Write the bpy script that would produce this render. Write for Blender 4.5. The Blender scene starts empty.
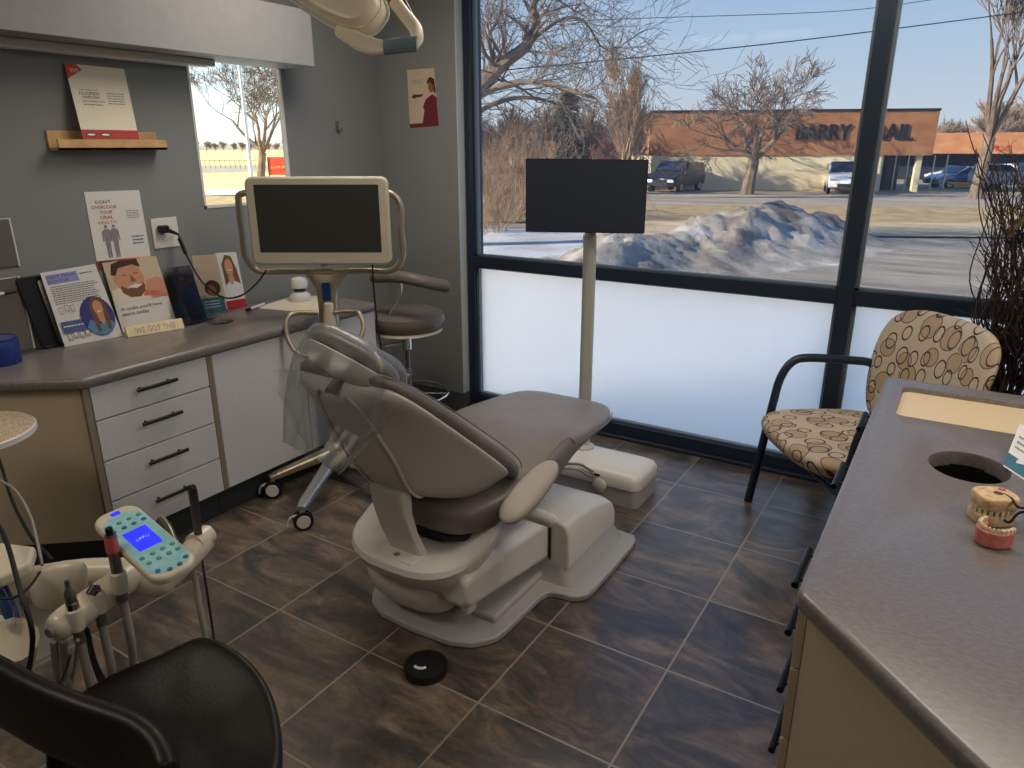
import bpy, bmesh, math, random
from mathutils import Vector, Matrix
D = bpy.data; SC = bpy.context.scene; COL = SC.collection
V = Vector; PI = math.pi
rnd = random.Random(7)
# ------------------------------------------------------------------ camera
CR = Matrix(((0.8500960540932759, -0.1640773977273545, 0.5004151340337955),
             (0.526625398087694, 0.2676456879979987, -0.8068652153768036),
             (-0.0015456079773386244, 0.9494442549465963, 0.3139318681575398)))
CP = V((0.6073249952, -3.336828146, 1.6714638665)); FL = 718.6823
cam = D.cameras.new('camera'); co = D.objects.new('camera', cam); COL.objects.link(co)
cam.sensor_width = 36; cam.lens = FL / 1024 * 36; cam.clip_start = .02; cam.clip_end = 2000
co.matrix_world = Matrix.Translation(CP) @ CR.to_4x4(); SC.camera = co

def sight(u, v): return CR @ V(((u - 512) / FL, -(v - 384) / FL, -1))
def at(u, v, **k):
    """point of a real plane (x=, y= or z= in metres) on the sight line of a measured picture point"""
    d = sight(u, v); a, val = list(k.items())[0]; i = 'xyz'.index(a)
    return CP + d * ((val - CP[i]) / d[i])
def gz(x, y): return -.22 - .018 * min(75, max(0, math.hypot(x, y) - 6))
def outg(u, v):
    d = sight(u, v); lo, hi = 1, 600
    for _ in range(50):
        m = (lo + hi) / 2; P = CP + d * m
        if P.z > gz(P.x, P.y): lo = m
        else: hi = m
    return CP + d * lo
def atd(u, v, dep): return CP + sight(u, v) * dep

# ------------------------------------------------------------------ materials
def lin(c):
    r = []
    for x in c[:3]:
        x /= 255.
        r.append(x / 12.92 if x <= .04045 else ((x + .055) / 1.055) ** 2.4)
    return (*r, 1)
def mat(name, col, rough=.5, metal=0, noise=0, nscale=20, bump=0, bscale=80, trans=0, alpha=1, emis=None, es=0, coat=0, ior=1.45, spec=.5):
    m = D.materials.new(name); m.use_nodes = True; nt = m.node_tree; b = nt.nodes['Principled BSDF']
    b.inputs['Base Color'].default_value = lin(col); b.inputs['Roughness'].default_value = rough
    b.inputs['Metallic'].default_value = metal; b.inputs['Transmission Weight'].default_value = trans
    b.inputs['Alpha'].default_value = alpha; b.inputs['Coat Weight'].default_value = coat; b.inputs['IOR'].default_value = ior
    b.inputs['Specular IOR Level'].default_value = spec
    if emis: b.inputs['Emission Color'].default_value = lin(emis); b.inputs['Emission Strength'].default_value = es
    tc = nt.nodes.new('ShaderNodeTexCoord')
    if noise:
        n = nt.nodes.new('ShaderNodeTexNoise'); n.inputs['Scale'].default_value = nscale; n.inputs['Detail'].default_value = 5
        nt.links.new(tc.outputs['Object'], n.inputs['Vector'])
        r = nt.nodes.new('ShaderNodeValToRGB'); nt.links.new(n.outputs['Fac'], r.inputs['Fac'])
        lo = [max(0, x * (1 - noise)) for x in col]; hi = [min(255, x * (1 + noise)) for x in col]
        r.color_ramp.elements[0].position = .3; r.color_ramp.elements[0].color = lin(lo)
        r.color_ramp.elements[1].position = .7; r.color_ramp.elements[1].color = lin(hi)
        nt.links.new(r.outputs['Color'], b.inputs['Base Color'])
    if bump:
        n2 = nt.nodes.new('ShaderNodeTexNoise'); n2.inputs['Scale'].default_value = bscale; n2.inputs['Detail'].default_value = 3
        nt.links.new(tc.outputs['Object'], n2.inputs['Vector'])
        bp = nt.nodes.new('ShaderNodeBump'); bp.inputs['Strength'].default_value = bump; bp.inputs['Distance'].default_value = .01
        nt.links.new(n2.outputs['Fac'], bp.inputs['Height']); nt.links.new(bp.outputs['Normal'], b.inputs['Normal'])
    return m
def N(nt, t, **k):
    n = nt.nodes.new(t)
    for a, v in k.items(): setattr(n, a, v)
    return n
def ramp(nt, fac, stops, interp='LINEAR'):
    r = nt.nodes.new('ShaderNodeValToRGB'); r.color_ramp.interpolation = interp
    el = r.color_ramp.elements
    while len(el) > 1: el.remove(el[-1])
    el[0].position = stops[0][0]; el[0].color = lin(stops[0][1])
    for p, c in stops[1:]:
        e = el.new(p); e.color = lin(c)
    nt.links.new(fac, r.inputs['Fac']); return r.outputs['Color']

M = {}
M['wall'] = mat('wall_paint', (132, 135, 134), .75, bump=.05, bscale=300)
M['ceiling'] = mat('ceiling_paint', (200, 198, 192), .8)
M['valance'] = mat('valance_laminate', (150, 152, 152), .6, noise=.02)
M['beige_lam'] = mat('beige_laminate', (196, 180, 152), .5, noise=.012, nscale=60)
M['white_lam'] = mat('white_laminate', (205, 205, 203), .45, noise=.015, nscale=60)
M['edge_taupe'] = mat('edge_banding', (140, 128, 108), .55)
M['kick'] = mat('rubber_base', (52, 56, 56), .6)
M['basebd'] = mat('vinyl_baseboard', (84, 90, 90), .55)
M['black_metal'] = mat('black_metal', (24, 24, 25), .35, .6)
M['frame'] = mat('window_aluminium', (50, 62, 78), .38, .55)
M['frame_light'] = mat('frame_trim', (120, 130, 138), .4, .4)
M['lit_reveal'] = mat('lit_reveal_paint', (206, 214, 218), .7)  # wall return coloured paler and bluer to stand in for window light
M['black_pl'] = mat('black_plastic', (20, 20, 21), .4)
M['rubber'] = mat('black_rubber', (18, 18, 19), .55)
M['white_pl'] = mat('white_plastic', (222, 220, 214), .35)
M['tray_tan'] = mat('tan_tray', (222, 198, 158), .5)
M['cream_pl'] = mat('cream_plastic', (212, 202, 180), .35, coat=.2)
M['chair_shell'] = mat('chair_shell', (202, 199, 191), .42, coat=.1)
M['chair_base'] = mat('chair_base_paint', (218, 216, 208), .38, coat=.2)
M['arm_pad'] = mat('taupe_arm_pad', (166, 156, 142), .5)
M['plate_grey'] = mat('base_plate_paint', (174, 173, 170), .45)
M['vinyl'] = mat('taupe_vinyl', (124, 117, 111), .4, noise=.04, nscale=8, bump=.06, bscale=120)
M['vinyl_stool'] = mat('stool_vinyl', (112, 104, 95), .42, bump=.05, bscale=120)
M['gold_metal'] = mat('champagne_metal', (172, 160, 140), .32, .7)
M['cart_cream'] = mat('monitor_bezel', (196, 188, 168), .4)
M['screen'] = mat('veiled_screen', (56, 57, 52), .3)  # black screen greyed to stand in for veiling reflections
M['tv_black'] = mat('veiled_black_screen', (38, 47, 58), .45)  # blue-grey mixed into the black in place of veiling reflections
M['alu'] = mat('brushed_aluminium', (190, 190, 188), .3, .85)
M['chrome'] = mat('chrome', (215, 215, 215), .12, 1)
M['pole'] = mat('pole_paint', (196, 194, 184), .4, .2)
M['wood'] = mat('pine_wood', (196, 160, 112), .5, noise=.12, nscale=12)
M['block'] = mat('pale_wood', (222, 205, 168), .5, noise=.05, nscale=25)
M['paper'] = mat('paper', (226, 224, 220), .6)
M['paper_warm'] = mat('warm_paper', (230, 220, 198), .6)
M['red'] = mat('red_ink', (176, 50, 44), .6)
M['orange_red'] = mat('orange_red_ink', (214, 82, 48), .6)
M['orange'] = mat('orange_ink', (222, 130, 60), .6)
M['yellow'] = mat('yellow_ink', (222, 180, 90), .6)
M['ink'] = mat('dark_ink', (58, 54, 62), .6)
M['ink_grey'] = mat('grey_ink', (140, 138, 140), .6)
M['navy'] = mat('navy_ink', (62, 64, 130), .6)
M['lilac'] = mat('lilac_ink', (150, 152, 206), .6)
M['steel_blue'] = mat('steel_blue_ink', (88, 100, 150), .6)
M['teal'] = mat('teal_ink', (62, 110, 130), .6)
M['maroon'] = mat('maroon_ink', (110, 36, 48), .6)
M['skin'] = mat('printed_skin', (205, 150, 118), .6)
M['skin_d'] = mat('printed_dark_skin', (140, 92, 70), .6)
M['hair'] = mat('printed_dark_hair', (66, 44, 36), .6)
M['hair_l'] = mat('printed_brown_hair', (120, 82, 56), .6)
M['photo_beige'] = mat('printed_beige', (206, 186, 160), .6)
M['photo_dark'] = mat('printed_shadow', (60, 52, 58), .6, noise=.4, nscale=30)
M['shirt_b'] = mat('printed_blue_shirt', (92, 142, 176), .6)
M['blue_pl'] = mat('blue_plastic', (22, 48, 128), .3, coat=.4)
M['navy_pl'] = mat('navy_plastic', (24, 58, 110), .35)
M['leather'] = mat('black_leather', (22, 18, 16), .42, bump=.08, bscale=160, spec=.35)
M['hose'] = mat('grey_hose', (150, 146, 134), .45)
M['teal_pad'] = mat('teal_keypad', (150, 202, 208), .4, noise=.06, nscale=40)
M['lcd'] = mat('blue_display', (40, 50, 230), .3, emis=(40, 50, 240), es=.9)
M['lcd_txt'] = mat('display_text', (170, 180, 255), .3, emis=(120, 130, 235), es=.6)
M['btn_blue'] = mat('blue_button', (50, 110, 160), .4)
M['btn_green'] = mat('green_button', (90, 150, 130), .4)
M['pink'] = mat('salmon_band', (196, 96, 88), .4)
M['steel'] = mat('brushed_steel', (140, 135, 126), .3, .85)
M['plaster'] = mat('dental_stone', (214, 182, 138), .7, noise=.12, nscale=60, bump=.3, bscale=90)
M['acrylic'] = mat('pink_acrylic', (206, 116, 106), .35, coat=.3, noise=.08, nscale=80)
M['tooth'] = mat('ivory_teeth', (228, 212, 176), .35, coat=.3)
M['amber_leaf'] = mat('dried_leaf', (84, 66, 42), .6, noise=.25, nscale=30)
M['twig'] = mat('willow_bark', (52, 38, 34), .6, noise=.25, nscale=30)
M['ceramic'] = mat('dark_ceramic', (60, 52, 46), .4)
M['speckle'] = mat('speckled_stone', (186, 168, 140), .5, noise=.22, nscale=130)
M['clear'] = mat('clear_acrylic', (235, 240, 242), .08, trans=1, ior=1.1)
M['fill_diff'] = mat('fill_diffuser', (235, 230, 215), .5, emis=(255, 236, 205), es=2.0)  # glowing face of the added fill panels
M['lamp_body'] = mat('operatory_lamp_shell', (250, 236, 208), .4, coat=.2)
M['grey_pl'] = mat('grey_plastic', (120, 120, 116), .45)

# plastic film, glass, frosted glass
def mixmat(name, build):
    m = D.materials.new(name); m.use_nodes = True; nt = m.node_tree
    for n in list(nt.nodes): nt.nodes.remove(n)
    o = nt.nodes.new('ShaderNodeOutputMaterial'); nt.links.new(build(nt), o.inputs['Surface']); return m
def _mix(nt, fac, a, b):
    x = nt.nodes.new('ShaderNodeMixShader')
    if isinstance(fac, float): x.inputs[0].default_value = fac
    else: nt.links.new(fac, x.inputs[0])
    nt.links.new(a, x.inputs[1]); nt.links.new(b, x.inputs[2]); return x.outputs[0]
def _glass(nt):
    t = N(nt, 'ShaderNodeBsdfTransparent'); t.inputs[0].default_value = lin((228, 230, 226))
    g = N(nt, 'ShaderNodeBsdfGlossy'); g.inputs['Roughness'].default_value = .02
    return _mix(nt, .03, t.outputs[0], g.outputs[0])
M['glass'] = mixmat('clear_glass', _glass)
def _shade(nt):
    t = N(nt, 'ShaderNodeBsdfTransparent'); t.inputs[0].default_value = (.55, .56, .575, 1)
    g = N(nt, 'ShaderNodeBsdfGlossy'); g.inputs['Roughness'].default_value = .03
    d = N(nt, 'ShaderNodeBsdfTranslucent'); d.inputs[0].default_value = lin((150, 152, 154))
    return _mix(nt, .006, _mix(nt, .06, t.outputs[0], d.outputs[0]), g.outputs[0])
M['solar_glass'] = mixmat('solar_screen_glass', _shade)
def _frost(nt):
    t = N(nt, 'ShaderNodeBsdfTranslucent'); t.inputs[0].default_value = lin((248, 240, 226))
    g = N(nt, 'ShaderNodeBsdfRefraction'); g.inputs['Roughness'].default_value = .6; g.inputs['IOR'].default_value = 1.2
    g.inputs[0].default_value = lin((250, 250, 250))
    a = _mix(nt, .38, t.outputs[0], g.outputs[0])
    d = N(nt, 'ShaderNodeBsdfDiffuse'); d.inputs[0].default_value = lin((230, 234, 238))
    return _mix(nt, .05, a, d.outputs[0])
M['frost'] = mixmat('frosted_film', _frost)
def _film(nt):
    t = N(nt, 'ShaderNodeBsdfTransparent'); t.inputs[0].default_value = lin((238, 240, 240))
    g = N(nt, 'ShaderNodeBsdfGlossy'); g.inputs['Roughness'].default_value = .28; g.inputs[0].default_value = lin((200, 202, 204))
    d = N(nt, 'ShaderNodeBsdfTranslucent'); d.inputs[0].default_value = lin((220, 222, 222))
    d2 = N(nt, 'ShaderNodeBsdfDiffuse'); d2.inputs[0].default_value = lin((215, 216, 214))
    lw = N(nt, 'ShaderNodeLayerWeight'); lw.inputs['Blend'].default_value = .35
    a = _mix(nt, .5, d.outputs[0], d2.outputs[0]); b = _mix(nt, .5, a, g.outputs[0])
    mp = N(nt, 'ShaderNodeMapRange'); mp.inputs['To Min'].default_value = .06; mp.inputs['To Max'].default_value = .55
    nt.links.new(lw.outputs['Facing'], mp.inputs['Value'])
    return _mix(nt, mp.outputs[0], t.outputs[0], b)
M['film'] = mixmat('thin_plastic_film', _film)
def _bluefilm(nt):
    t = N(nt, 'ShaderNodeBsdfTransparent'); t.inputs[0].default_value = lin((150, 190, 205))
    g = N(nt, 'ShaderNodeBsdfGlossy'); g.inputs['Roughness'].default_value = .15
    d = N(nt, 'ShaderNodeBsdfDiffuse')
    n = N(nt, 'ShaderNodeTexNoise'); n.inputs['Scale'].default_value = 90
    nt.links.new(ramp(nt, n.outputs['Fac'], [(.4, (60, 110, 130)), (.6, (190, 220, 225))]), d.inputs[0])
    return _mix(nt, .7, t.outputs[0], _mix(nt, .3, d.outputs[0], g.outputs[0]))
M['bluefilm'] = mixmat('blue_barrier_film', _bluefilm)

def floor_mat():
    T = .457
    m = D.materials.new('slate_tile_floor'); m.use_nodes = True; nt = m.node_tree; b = nt.nodes['Principled BSDF']; L = nt.links.new
    tc = N(nt, 'ShaderNodeTexCoord')
    def vm(op, a, bv=None):
        n = N(nt, 'ShaderNodeVectorMath', operation=op); L(a, n.inputs[0])
        if bv is not None:
            if isinstance(bv, tuple): n.inputs[1].default_value = bv
            else: L(bv, n.inputs[1])
        return n.outputs[0]
    sc = vm('MULTIPLY', tc.outputs['Object'], (1 / T, 1 / T, 0))
    fl = vm('FLOOR', sc); fr = vm('FRACTION', sc)
    wn = N(nt, 'ShaderNodeTexWhiteNoise', noise_dimensions='3D'); L(fl, wn.inputs['Vector'])
    off = vm('MULTIPLY', wn.outputs['Color'], (20, 20, 20))
    st = vm('MULTIPLY', tc.outputs['Object'], (1.0, 2.2, 1)); rot = N(nt, 'ShaderNodeVectorRotate'); L(st, rot.inputs['Vector']); rot.inputs['Angle'].default_value = .5
    p = vm('ADD', rot.outputs[0], off)
    n1 = N(nt, 'ShaderNodeTexNoise'); n1.inputs['Scale'].default_value = 2.6; n1.inputs['Detail'].default_value = 9; n1.inputs['Roughness'].default_value = .62; n1.inputs['Distortion'].default_value = 1.4; L(p, n1.inputs['Vector'])
    n2 = N(nt, 'ShaderNodeTexNoise'); n2.inputs['Scale'].default_value = 9; n2.inputs['Detail'].default_value = 8; n2.inputs['Distortion'].default_value = 2.5; L(p, n2.inputs['Vector'])
    c1 = ramp(nt, n1.outputs['Fac'], [(.32, (60, 59, 58)), (.42, (82, 76, 70)), (.48, (98, 88, 78)), (.54, (118, 99, 80)), (.64, (144, 126, 106))])
    c2 = ramp(nt, n2.outputs['Fac'], [(.35, (92, 90, 87)), (.50, (126, 121, 115)), (.58, (176, 164, 148)), (.62, (140, 128, 114))])
    mx = N(nt, 'ShaderNodeMix', data_type='RGBA', blend_type='OVERLAY'); mx.inputs[0].default_value = .42; L(c1, mx.inputs[6]); L(c2, mx.inputs[7])
    # per-tile brightness
    sep = N(nt, 'ShaderNodeMapRange'); sep.inputs['To Min'].default_value = .82; sep.inputs['To Max'].default_value = 1.12; L(wn.outputs['Value'], sep.inputs['Value'])
    hs = N(nt, 'ShaderNodeHueSaturation'); L(sep.outputs[0], hs.inputs['Value']); hs.inputs['Saturation'].default_value = .85; L(mx.outputs[2], hs.inputs['Color'])
    # grout
    s = N(nt, 'ShaderNodeSeparateXYZ'); L(fr, s.inputs[0])
    def edge(o):
        a = N(nt, 'ShaderNodeMath', operation='SUBTRACT'); L(o, a.inputs[0]); a.inputs[1].default_value = .5
        c = N(nt, 'ShaderNodeMath', operation='ABSOLUTE'); L(a.outputs[0], c.inputs[0]); return c.outputs[0]
    mm = N(nt, 'ShaderNodeMath', operation='MAXIMUM'); L(edge(s.outputs[0]), mm.inputs[0]); L(edge(s.outputs[1]), mm.inputs[1])
    mr = N(nt, 'ShaderNodeMapRange'); mr.inputs['From Min'].default_value = .4915; mr.inputs['From Max'].default_value = .4935; L(mm.outputs[0], mr.inputs['Value'])
    mg = N(nt, 'ShaderNodeMix', data_type='RGBA'); L(mr.outputs[0], mg.inputs[0]); L(hs.outputs[0], mg.inputs[6]); mg.inputs[7].default_value = lin((146, 134, 121))
    L(mg.outputs[2], b.inputs['Base Color'])
    rr = N(nt, 'ShaderNodeMapRange'); rr.inputs['To Min'].default_value = .24; rr.inputs['To Max'].default_value = .42; b.inputs['Specular IOR Level'].default_value = .85; L(n2.outputs['Fac'], rr.inputs['Value'])
    L(rr.outputs[0], b.inputs['Roughness'])
    inv = N(nt, 'ShaderNodeMath', operation='SUBTRACT'); inv.inputs[0].default_value = 1; L(mr.outputs[0], inv.inputs[1])
    hh = N(nt, 'ShaderNodeMath', operation='MULTIPLY_ADD'); L(n2.outputs['Fac'], hh.inputs[0]); hh.inputs[1].default_value = .35; L(inv.outputs[0], hh.inputs[2])
    bp = N(nt, 'ShaderNodeBump'); bp.inputs['Strength'].default_value = .18; bp.inputs['Distance'].default_value = .004; L(hh.outputs[0], bp.inputs['Height']); L(bp.outputs[0], b.inputs['Normal'])
    return m
M['floor'] = floor_mat()
def counter_mat():
    m = D.materials.new('grey_brown_laminate'); m.use_nodes = True; nt = m.node_tree; b = nt.nodes['Principled BSDF']; L = nt.links.new
    tc = N(nt, 'ShaderNodeTexCoord'); mp = N(nt, 'ShaderNodeMapping'); mp.inputs['Scale'].default_value = (1, 2.2, 1); L(tc.outputs['Object'], mp.inputs[0])
    n = N(nt, 'ShaderNodeTexNoise'); n.inputs['Scale'].default_value = 70; n.inputs['Detail'].default_value = 6; L(mp.outputs[0], n.inputs['Vector'])
    L(ramp(nt, n.outputs['Fac'], [(.3, (112, 106, 102)), (.5, (122, 115, 111)), (.7, (134, 127, 122))]), b.inputs['Base Color'])
    b.inputs['Roughness'].default_value = .3; b.inputs['Specular IOR Level'].default_value = .7; return m
M['counter'] = counter_mat()
def ring_fabric():
    m = D.materials.new('ring_pattern_fabric'); m.use_nodes = True; nt = m.node_tree; b = nt.nodes['Principled BSDF']; L = nt.links.new
    tc = N(nt, 'ShaderNodeTexCoord'); col = None
    base = lin((190, 175, 152))
    prev = None
    for (sc, off, r0, w, fillc, linec, sx) in ((7.5, 0, .36, .04, (164, 134, 98), (112, 88, 70), 1.0), (9, 5.3, .33, .07, (176, 156, 126), (66, 48, 42), 1.35)):
        mp = N(nt, 'ShaderNodeMapping'); mp.inputs['Location'].default_value = (off, off, 0); mp.inputs['Scale'].default_value = (sx, 1, 1); L(tc.outputs['UV'], mp.inputs[0])
        v = N(nt, 'ShaderNodeTexVoronoi', voronoi_dimensions='2D'); v.inputs['Scale'].default_value = sc; v.inputs['Randomness'].default_value = .6; L(mp.outputs[0], v.inputs['Vector'])
        rv = N(nt, 'ShaderNodeSeparateColor'); L(v.outputs['Color'], rv.inputs[0])
        rad = N(nt, 'ShaderNodeMath', operation='MULTIPLY_ADD'); L(rv.outputs[0], rad.inputs[0]); rad.inputs[1].default_value = .14; rad.inputs[2].default_value = r0 - .1
        df = N(nt, 'ShaderNodeMath', operation='SUBTRACT'); L(v.outputs['Distance'], df.inputs[0]); L(rad.outputs[0], df.inputs[1])
        ab = N(nt, 'ShaderNodeMath', operation='ABSOLUTE'); L(df.outputs[0], ab.inputs[0])
        ln = N(nt, 'ShaderNodeMath', operation='LESS_THAN'); L(ab.outputs[0], ln.inputs[0]); ln.inputs[1].default_value = w * .5
        ins = N(nt, 'ShaderNodeMath', operation='LESS_THAN'); L(df.outputs[0], ins.inputs[0]); ins.inputs[1].default_value = 0
        fi = N(nt, 'ShaderNodeMath', operation='MULTIPLY'); L(ins.outputs[0], fi.inputs[0]); fi.inputs[1].default_value = .6 if sx == 1.0 else 0.0
        m1 = N(nt, 'ShaderNodeMix', data_type='RGBA'); L(fi.outputs[0], m1.inputs[0])
        if prev is None: m1.inputs[6].default_value = base
        else: L(prev, m1.inputs[6])
        m1.inputs[7].default_value = lin(fillc)
        m2 = N(nt, 'ShaderNodeMix', data_type='RGBA'); L(ln.outputs[0], m2.inputs[0]); L(m1.outputs[2], m2.inputs[6]); m2.inputs[7].default_value = lin(linec)
        prev = m2.outputs[2]
    L(prev, b.inputs['Base Color']); b.inputs['Roughness'].default_value = .85
    return m
M['rings'] = ring_fabric()

# ------------------------------------------------------------------ mesh helper
class MB:
    def __init__(s): s.v = []; s.f = []
    def add(s, vs, fs):
        o = len(s.v); s.v += [tuple(x) for x in vs]; s.f += [tuple(i + o for i in f) for f in fs]; return s
    def box(s, x0, x1, y0, y1, z0, z1):
        return s.add([(x, y, z) for x in (x0, x1) for y in (y0, y1) for z in (z0, z1)],
                     [(0, 1, 3, 2), (4, 6, 7, 5), (0, 4, 5, 1), (2, 3, 7, 6), (0, 2, 6, 4), (1, 5, 7, 3)])
    def prism(s, pts, vec):
        """polygon of 3-D points swept by vec"""
        n = len(pts); vec = V(vec); P = [V(p) for p in pts]
        return s.add(P + [p + vec for p in P], [tuple(range(n))[::-1], tuple(range(n, 2 * n))] + [(i, (i + 1) % n, n + (i + 1) % n, n + i) for i in range(n)])
    def rings(s, R, cap0=True, cap1=True, close=True):
        n = len(R[0]); vs = [p for r in R for p in r]; fs = []
        for k in range(len(R) - 1):
            for i in range(n if close else n - 1):
                j = (i + 1) % n; fs.append((k * n + i, k * n + j, (k + 1) * n + j, (k + 1) * n + i))
        if cap0: fs.append(tuple(range(n))[::-1])
        if cap1: fs.append(tuple((len(R) - 1) * n + i for i in range(n)))
        return s.add(vs, fs)
    def tube(s, pts, r, n=10, r1=None, flat=1.0, caps=True):
        P = [V(p) for p in pts]; m = len(P); R = []
        rad = r if isinstance(r, (list, tuple)) else [r + ((r1 if r1 is not None else r) - r) * i / max(1, m - 1) for i in range(m)]
        T = [(P[min(i + 1, m - 1)] - P[max(i - 1, 0)]).normalized() for i in range(m)]
        u = T[0].orthogonal().normalized()
        for i in range(m):
            u = (u - T[i] * u.dot(T[i])); u = u.normalized() if u.length > 1e-6 else T[i].orthogonal().normalized()
            w = T[i].cross(u)
            R.append([P[i] + (u * math.cos(2 * PI * k / n) + w * math.sin(2 * PI * k / n) * flat) * rad[i] for k in range(n)])
        return s.rings(R, caps, caps)
    def cyl(s, p0, p1, r0, r1=None, n=24): return s.tube([p0, p1], [r0, r0 if r1 is None else r1], n)
    def lathe(s, prof, org, axis=(0, 0, 1), n=32, cap0=True, cap1=True):
        a = V(axis).normalized(); u = a.orthogonal().normalized(); w = a.cross(u); o = V(org)
        return s.rings([[o + a * h + (u * math.cos(2 * PI * k / n) + w * math.sin(2 * PI * k / n)) * max(r, 1e-4) for k in range(n)] for r, h in prof], cap0, cap1)
    def ball(s, c, r, n=16, sx=1, sy=1, sz=1):
        R = []
        for i in range(1, n // 2):
            t = PI * i / (n // 2); R.append([V(c) + V((r * sx * math.sin(t) * math.cos(2 * PI * k / n), r * sy * math.sin(t) * math.sin(2 * PI * k / n), r * sz * math.cos(t))) for k in range(n)])
        return s.rings(R)
    def build(s, name, m, parent=None, bevel=0, seg=3, sub=0, smooth=None, solid=0, org=None, ang=35):
        me = D.meshes.new(name); me.from_pydata(s.v, [], s.f); me.update()
        bm = bmesh.new(); bm.from_mesh(me); bmesh.ops.remove_doubles(bm, verts=bm.verts, dist=1e-6); bmesh.ops.recalc_face_normals(bm, faces=bm.faces)
        if smooth is None: smooth = True
        for f in bm.faces: f.smooth = smooth
        bm.to_mesh(me); bm.free()
        me.materials.append(m if not isinstance(m, str) else M[m])
        o = D.objects.new(name, me); COL.objects.link(o)
        root = None
        if parent is not None:
            o.parent = parent; root = parent
            while root.parent: root = root.parent
            off = root.location.copy()
            me.transform(Matrix.Translation(-off))
            if parent is not root and parent.type != 'EMPTY' and parent.location.length > 0: pass
        elif org is not None:
            me.transform(Matrix.Translation(-V(org))); o.location = org
        elif s.v:
            xs = [v.co for v in me.vertices]; c = V(((min(p.x for p in xs) + max(p.x for p in xs)) / 2, (min(p.y for p in xs) + max(p.y for p in xs)) / 2, min(p.z for p in xs)))
            me.transform(Matrix.Translation(-c)); o.location = c
        if solid:
            md = o.modifiers.new('solid', 'SOLIDIFY'); md.thickness = solid; md.offset = 0
        if bevel:
            md = o.modifiers.new('bevel', 'BEVEL'); md.width = bevel; md.segments = seg; md.limit_method = 'ANGLE'; md.angle_limit = math.radians(ang)
        if sub:
            md = o.modifiers.new('sub', 'SUBSURF'); md.levels = sub; md.render_levels = sub
        if smooth and not sub:
            try:
                me.set_sharp_from_angle(angle=math.radians(38))
            except Exception: pass
        return o
# A part whose parent is itself a part sits at the same origin: only the top-level thing carries a location.
def tag(o, label=None, cat=None, group=None, kind=None):
    if label: o['label'] = label
    if cat: o['category'] = cat
    if group: o['group'] = group
    if kind: o['kind'] = kind
    return o
def thing(name, label, cat, loc=(0, 0, 0), group=None):
    o = D.objects.new(name, None); COL.objects.link(o); o.location = loc; o.empty_display_size = .05
    bpy.context.view_layer.update(); return tag(o, label, cat, group)
def struct(o): o['kind'] = 'structure'; return o
def smoothpath(pts, n=8, closed=False):
    P = [V(p) for p in pts]; out = []
    m = len(P)
    for i in range(m if closed else m - 1):
        if closed: a, b, c, d = P[(i - 1) % m], P[i], P[(i + 1) % m], P[(i + 2) % m]
        else: a, b, c, d = P[max(i - 1, 0)], P[i], P[i + 1], P[min(i + 2, m - 1)]
        for k in range(n):
            t = k / n; out.append(.5 * ((2 * b) + (c - a) * t + (2 * a - 5 * b + 4 * c - d) * t * t + (3 * b - a - 3 * c + d) * t ** 3))
    if not closed: out.append(P[-1])
    return out
def rrect(w, h, r, n=6):
    """2-D rounded rectangle centred on 0"""
    out = []
    for cx, cy, a0 in ((w / 2 - r, h / 2 - r, 0), (-w / 2 + r, h / 2 - r, 90), (-w / 2 + r, -h / 2 + r, 180), (w / 2 - r, -h / 2 + r, 270)):
        for k in range(n + 1):
            a = math.radians(a0 + 90 * k / n); out.append((cx + r * math.cos(a), cy + r * math.sin(a)))
    return out
def sup(c, U, W, hw, hh, e=3.0, n=20):
    """superellipse ring around c in the plane of U and W"""
    c, U, W = V(c), V(U), V(W); out = []
    for k in range(n):
        a = 2 * PI * k / n; ca, sa = math.cos(a), math.sin(a)
        out.append(c + U * (hw * math.copysign(abs(ca) ** (2 / e), ca)) + W * (hh * math.copysign(abs(sa) ** (2 / e), sa)))
    return out
def text_mesh(s, size=1.0):
    cu = D.curves.new('t', 'FONT'); cu.body = s; cu.size = size; cu.resolution_u = 2
    o = D.objects.new('t', cu); COL.objects.link(o); bpy.context.view_layer.update()
    me = o.evaluated_get(bpy.context.evaluated_depsgraph_get()).to_mesh()
    vs = [v.co.copy() for v in me.vertices]; fs = [tuple(p.vertices) for p in me.polygons]
    D.objects.remove(o); D.curves.remove(cu); return vs, fs

def stroke_mesh(seed, n=6):
    # blurred print too small to read: short bars
    r = random.Random(seed); vs, fs = [], []; x = 0
    for k in range(n):
        w = r.uniform(.25, .5)
        for (x0, y0, x1, y1) in ((x, 0, x + .09, .7), (x, r.choice((.28, .58)), x + w, r.choice((.40, .7)) if False else .7)) if r.random() < .5 else ((x, 0, x + w, .12), (x + w - .1, 0, x + w, .7)):
            o = len(vs); vs += [V((x0, y0, 0)), V((x1, y0, 0)), V((x1, y1, 0)), V((x0, y1, 0))]; fs.append((o, o + 1, o + 2, o + 3))
        x += w + .12
    return vs, fs

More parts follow.
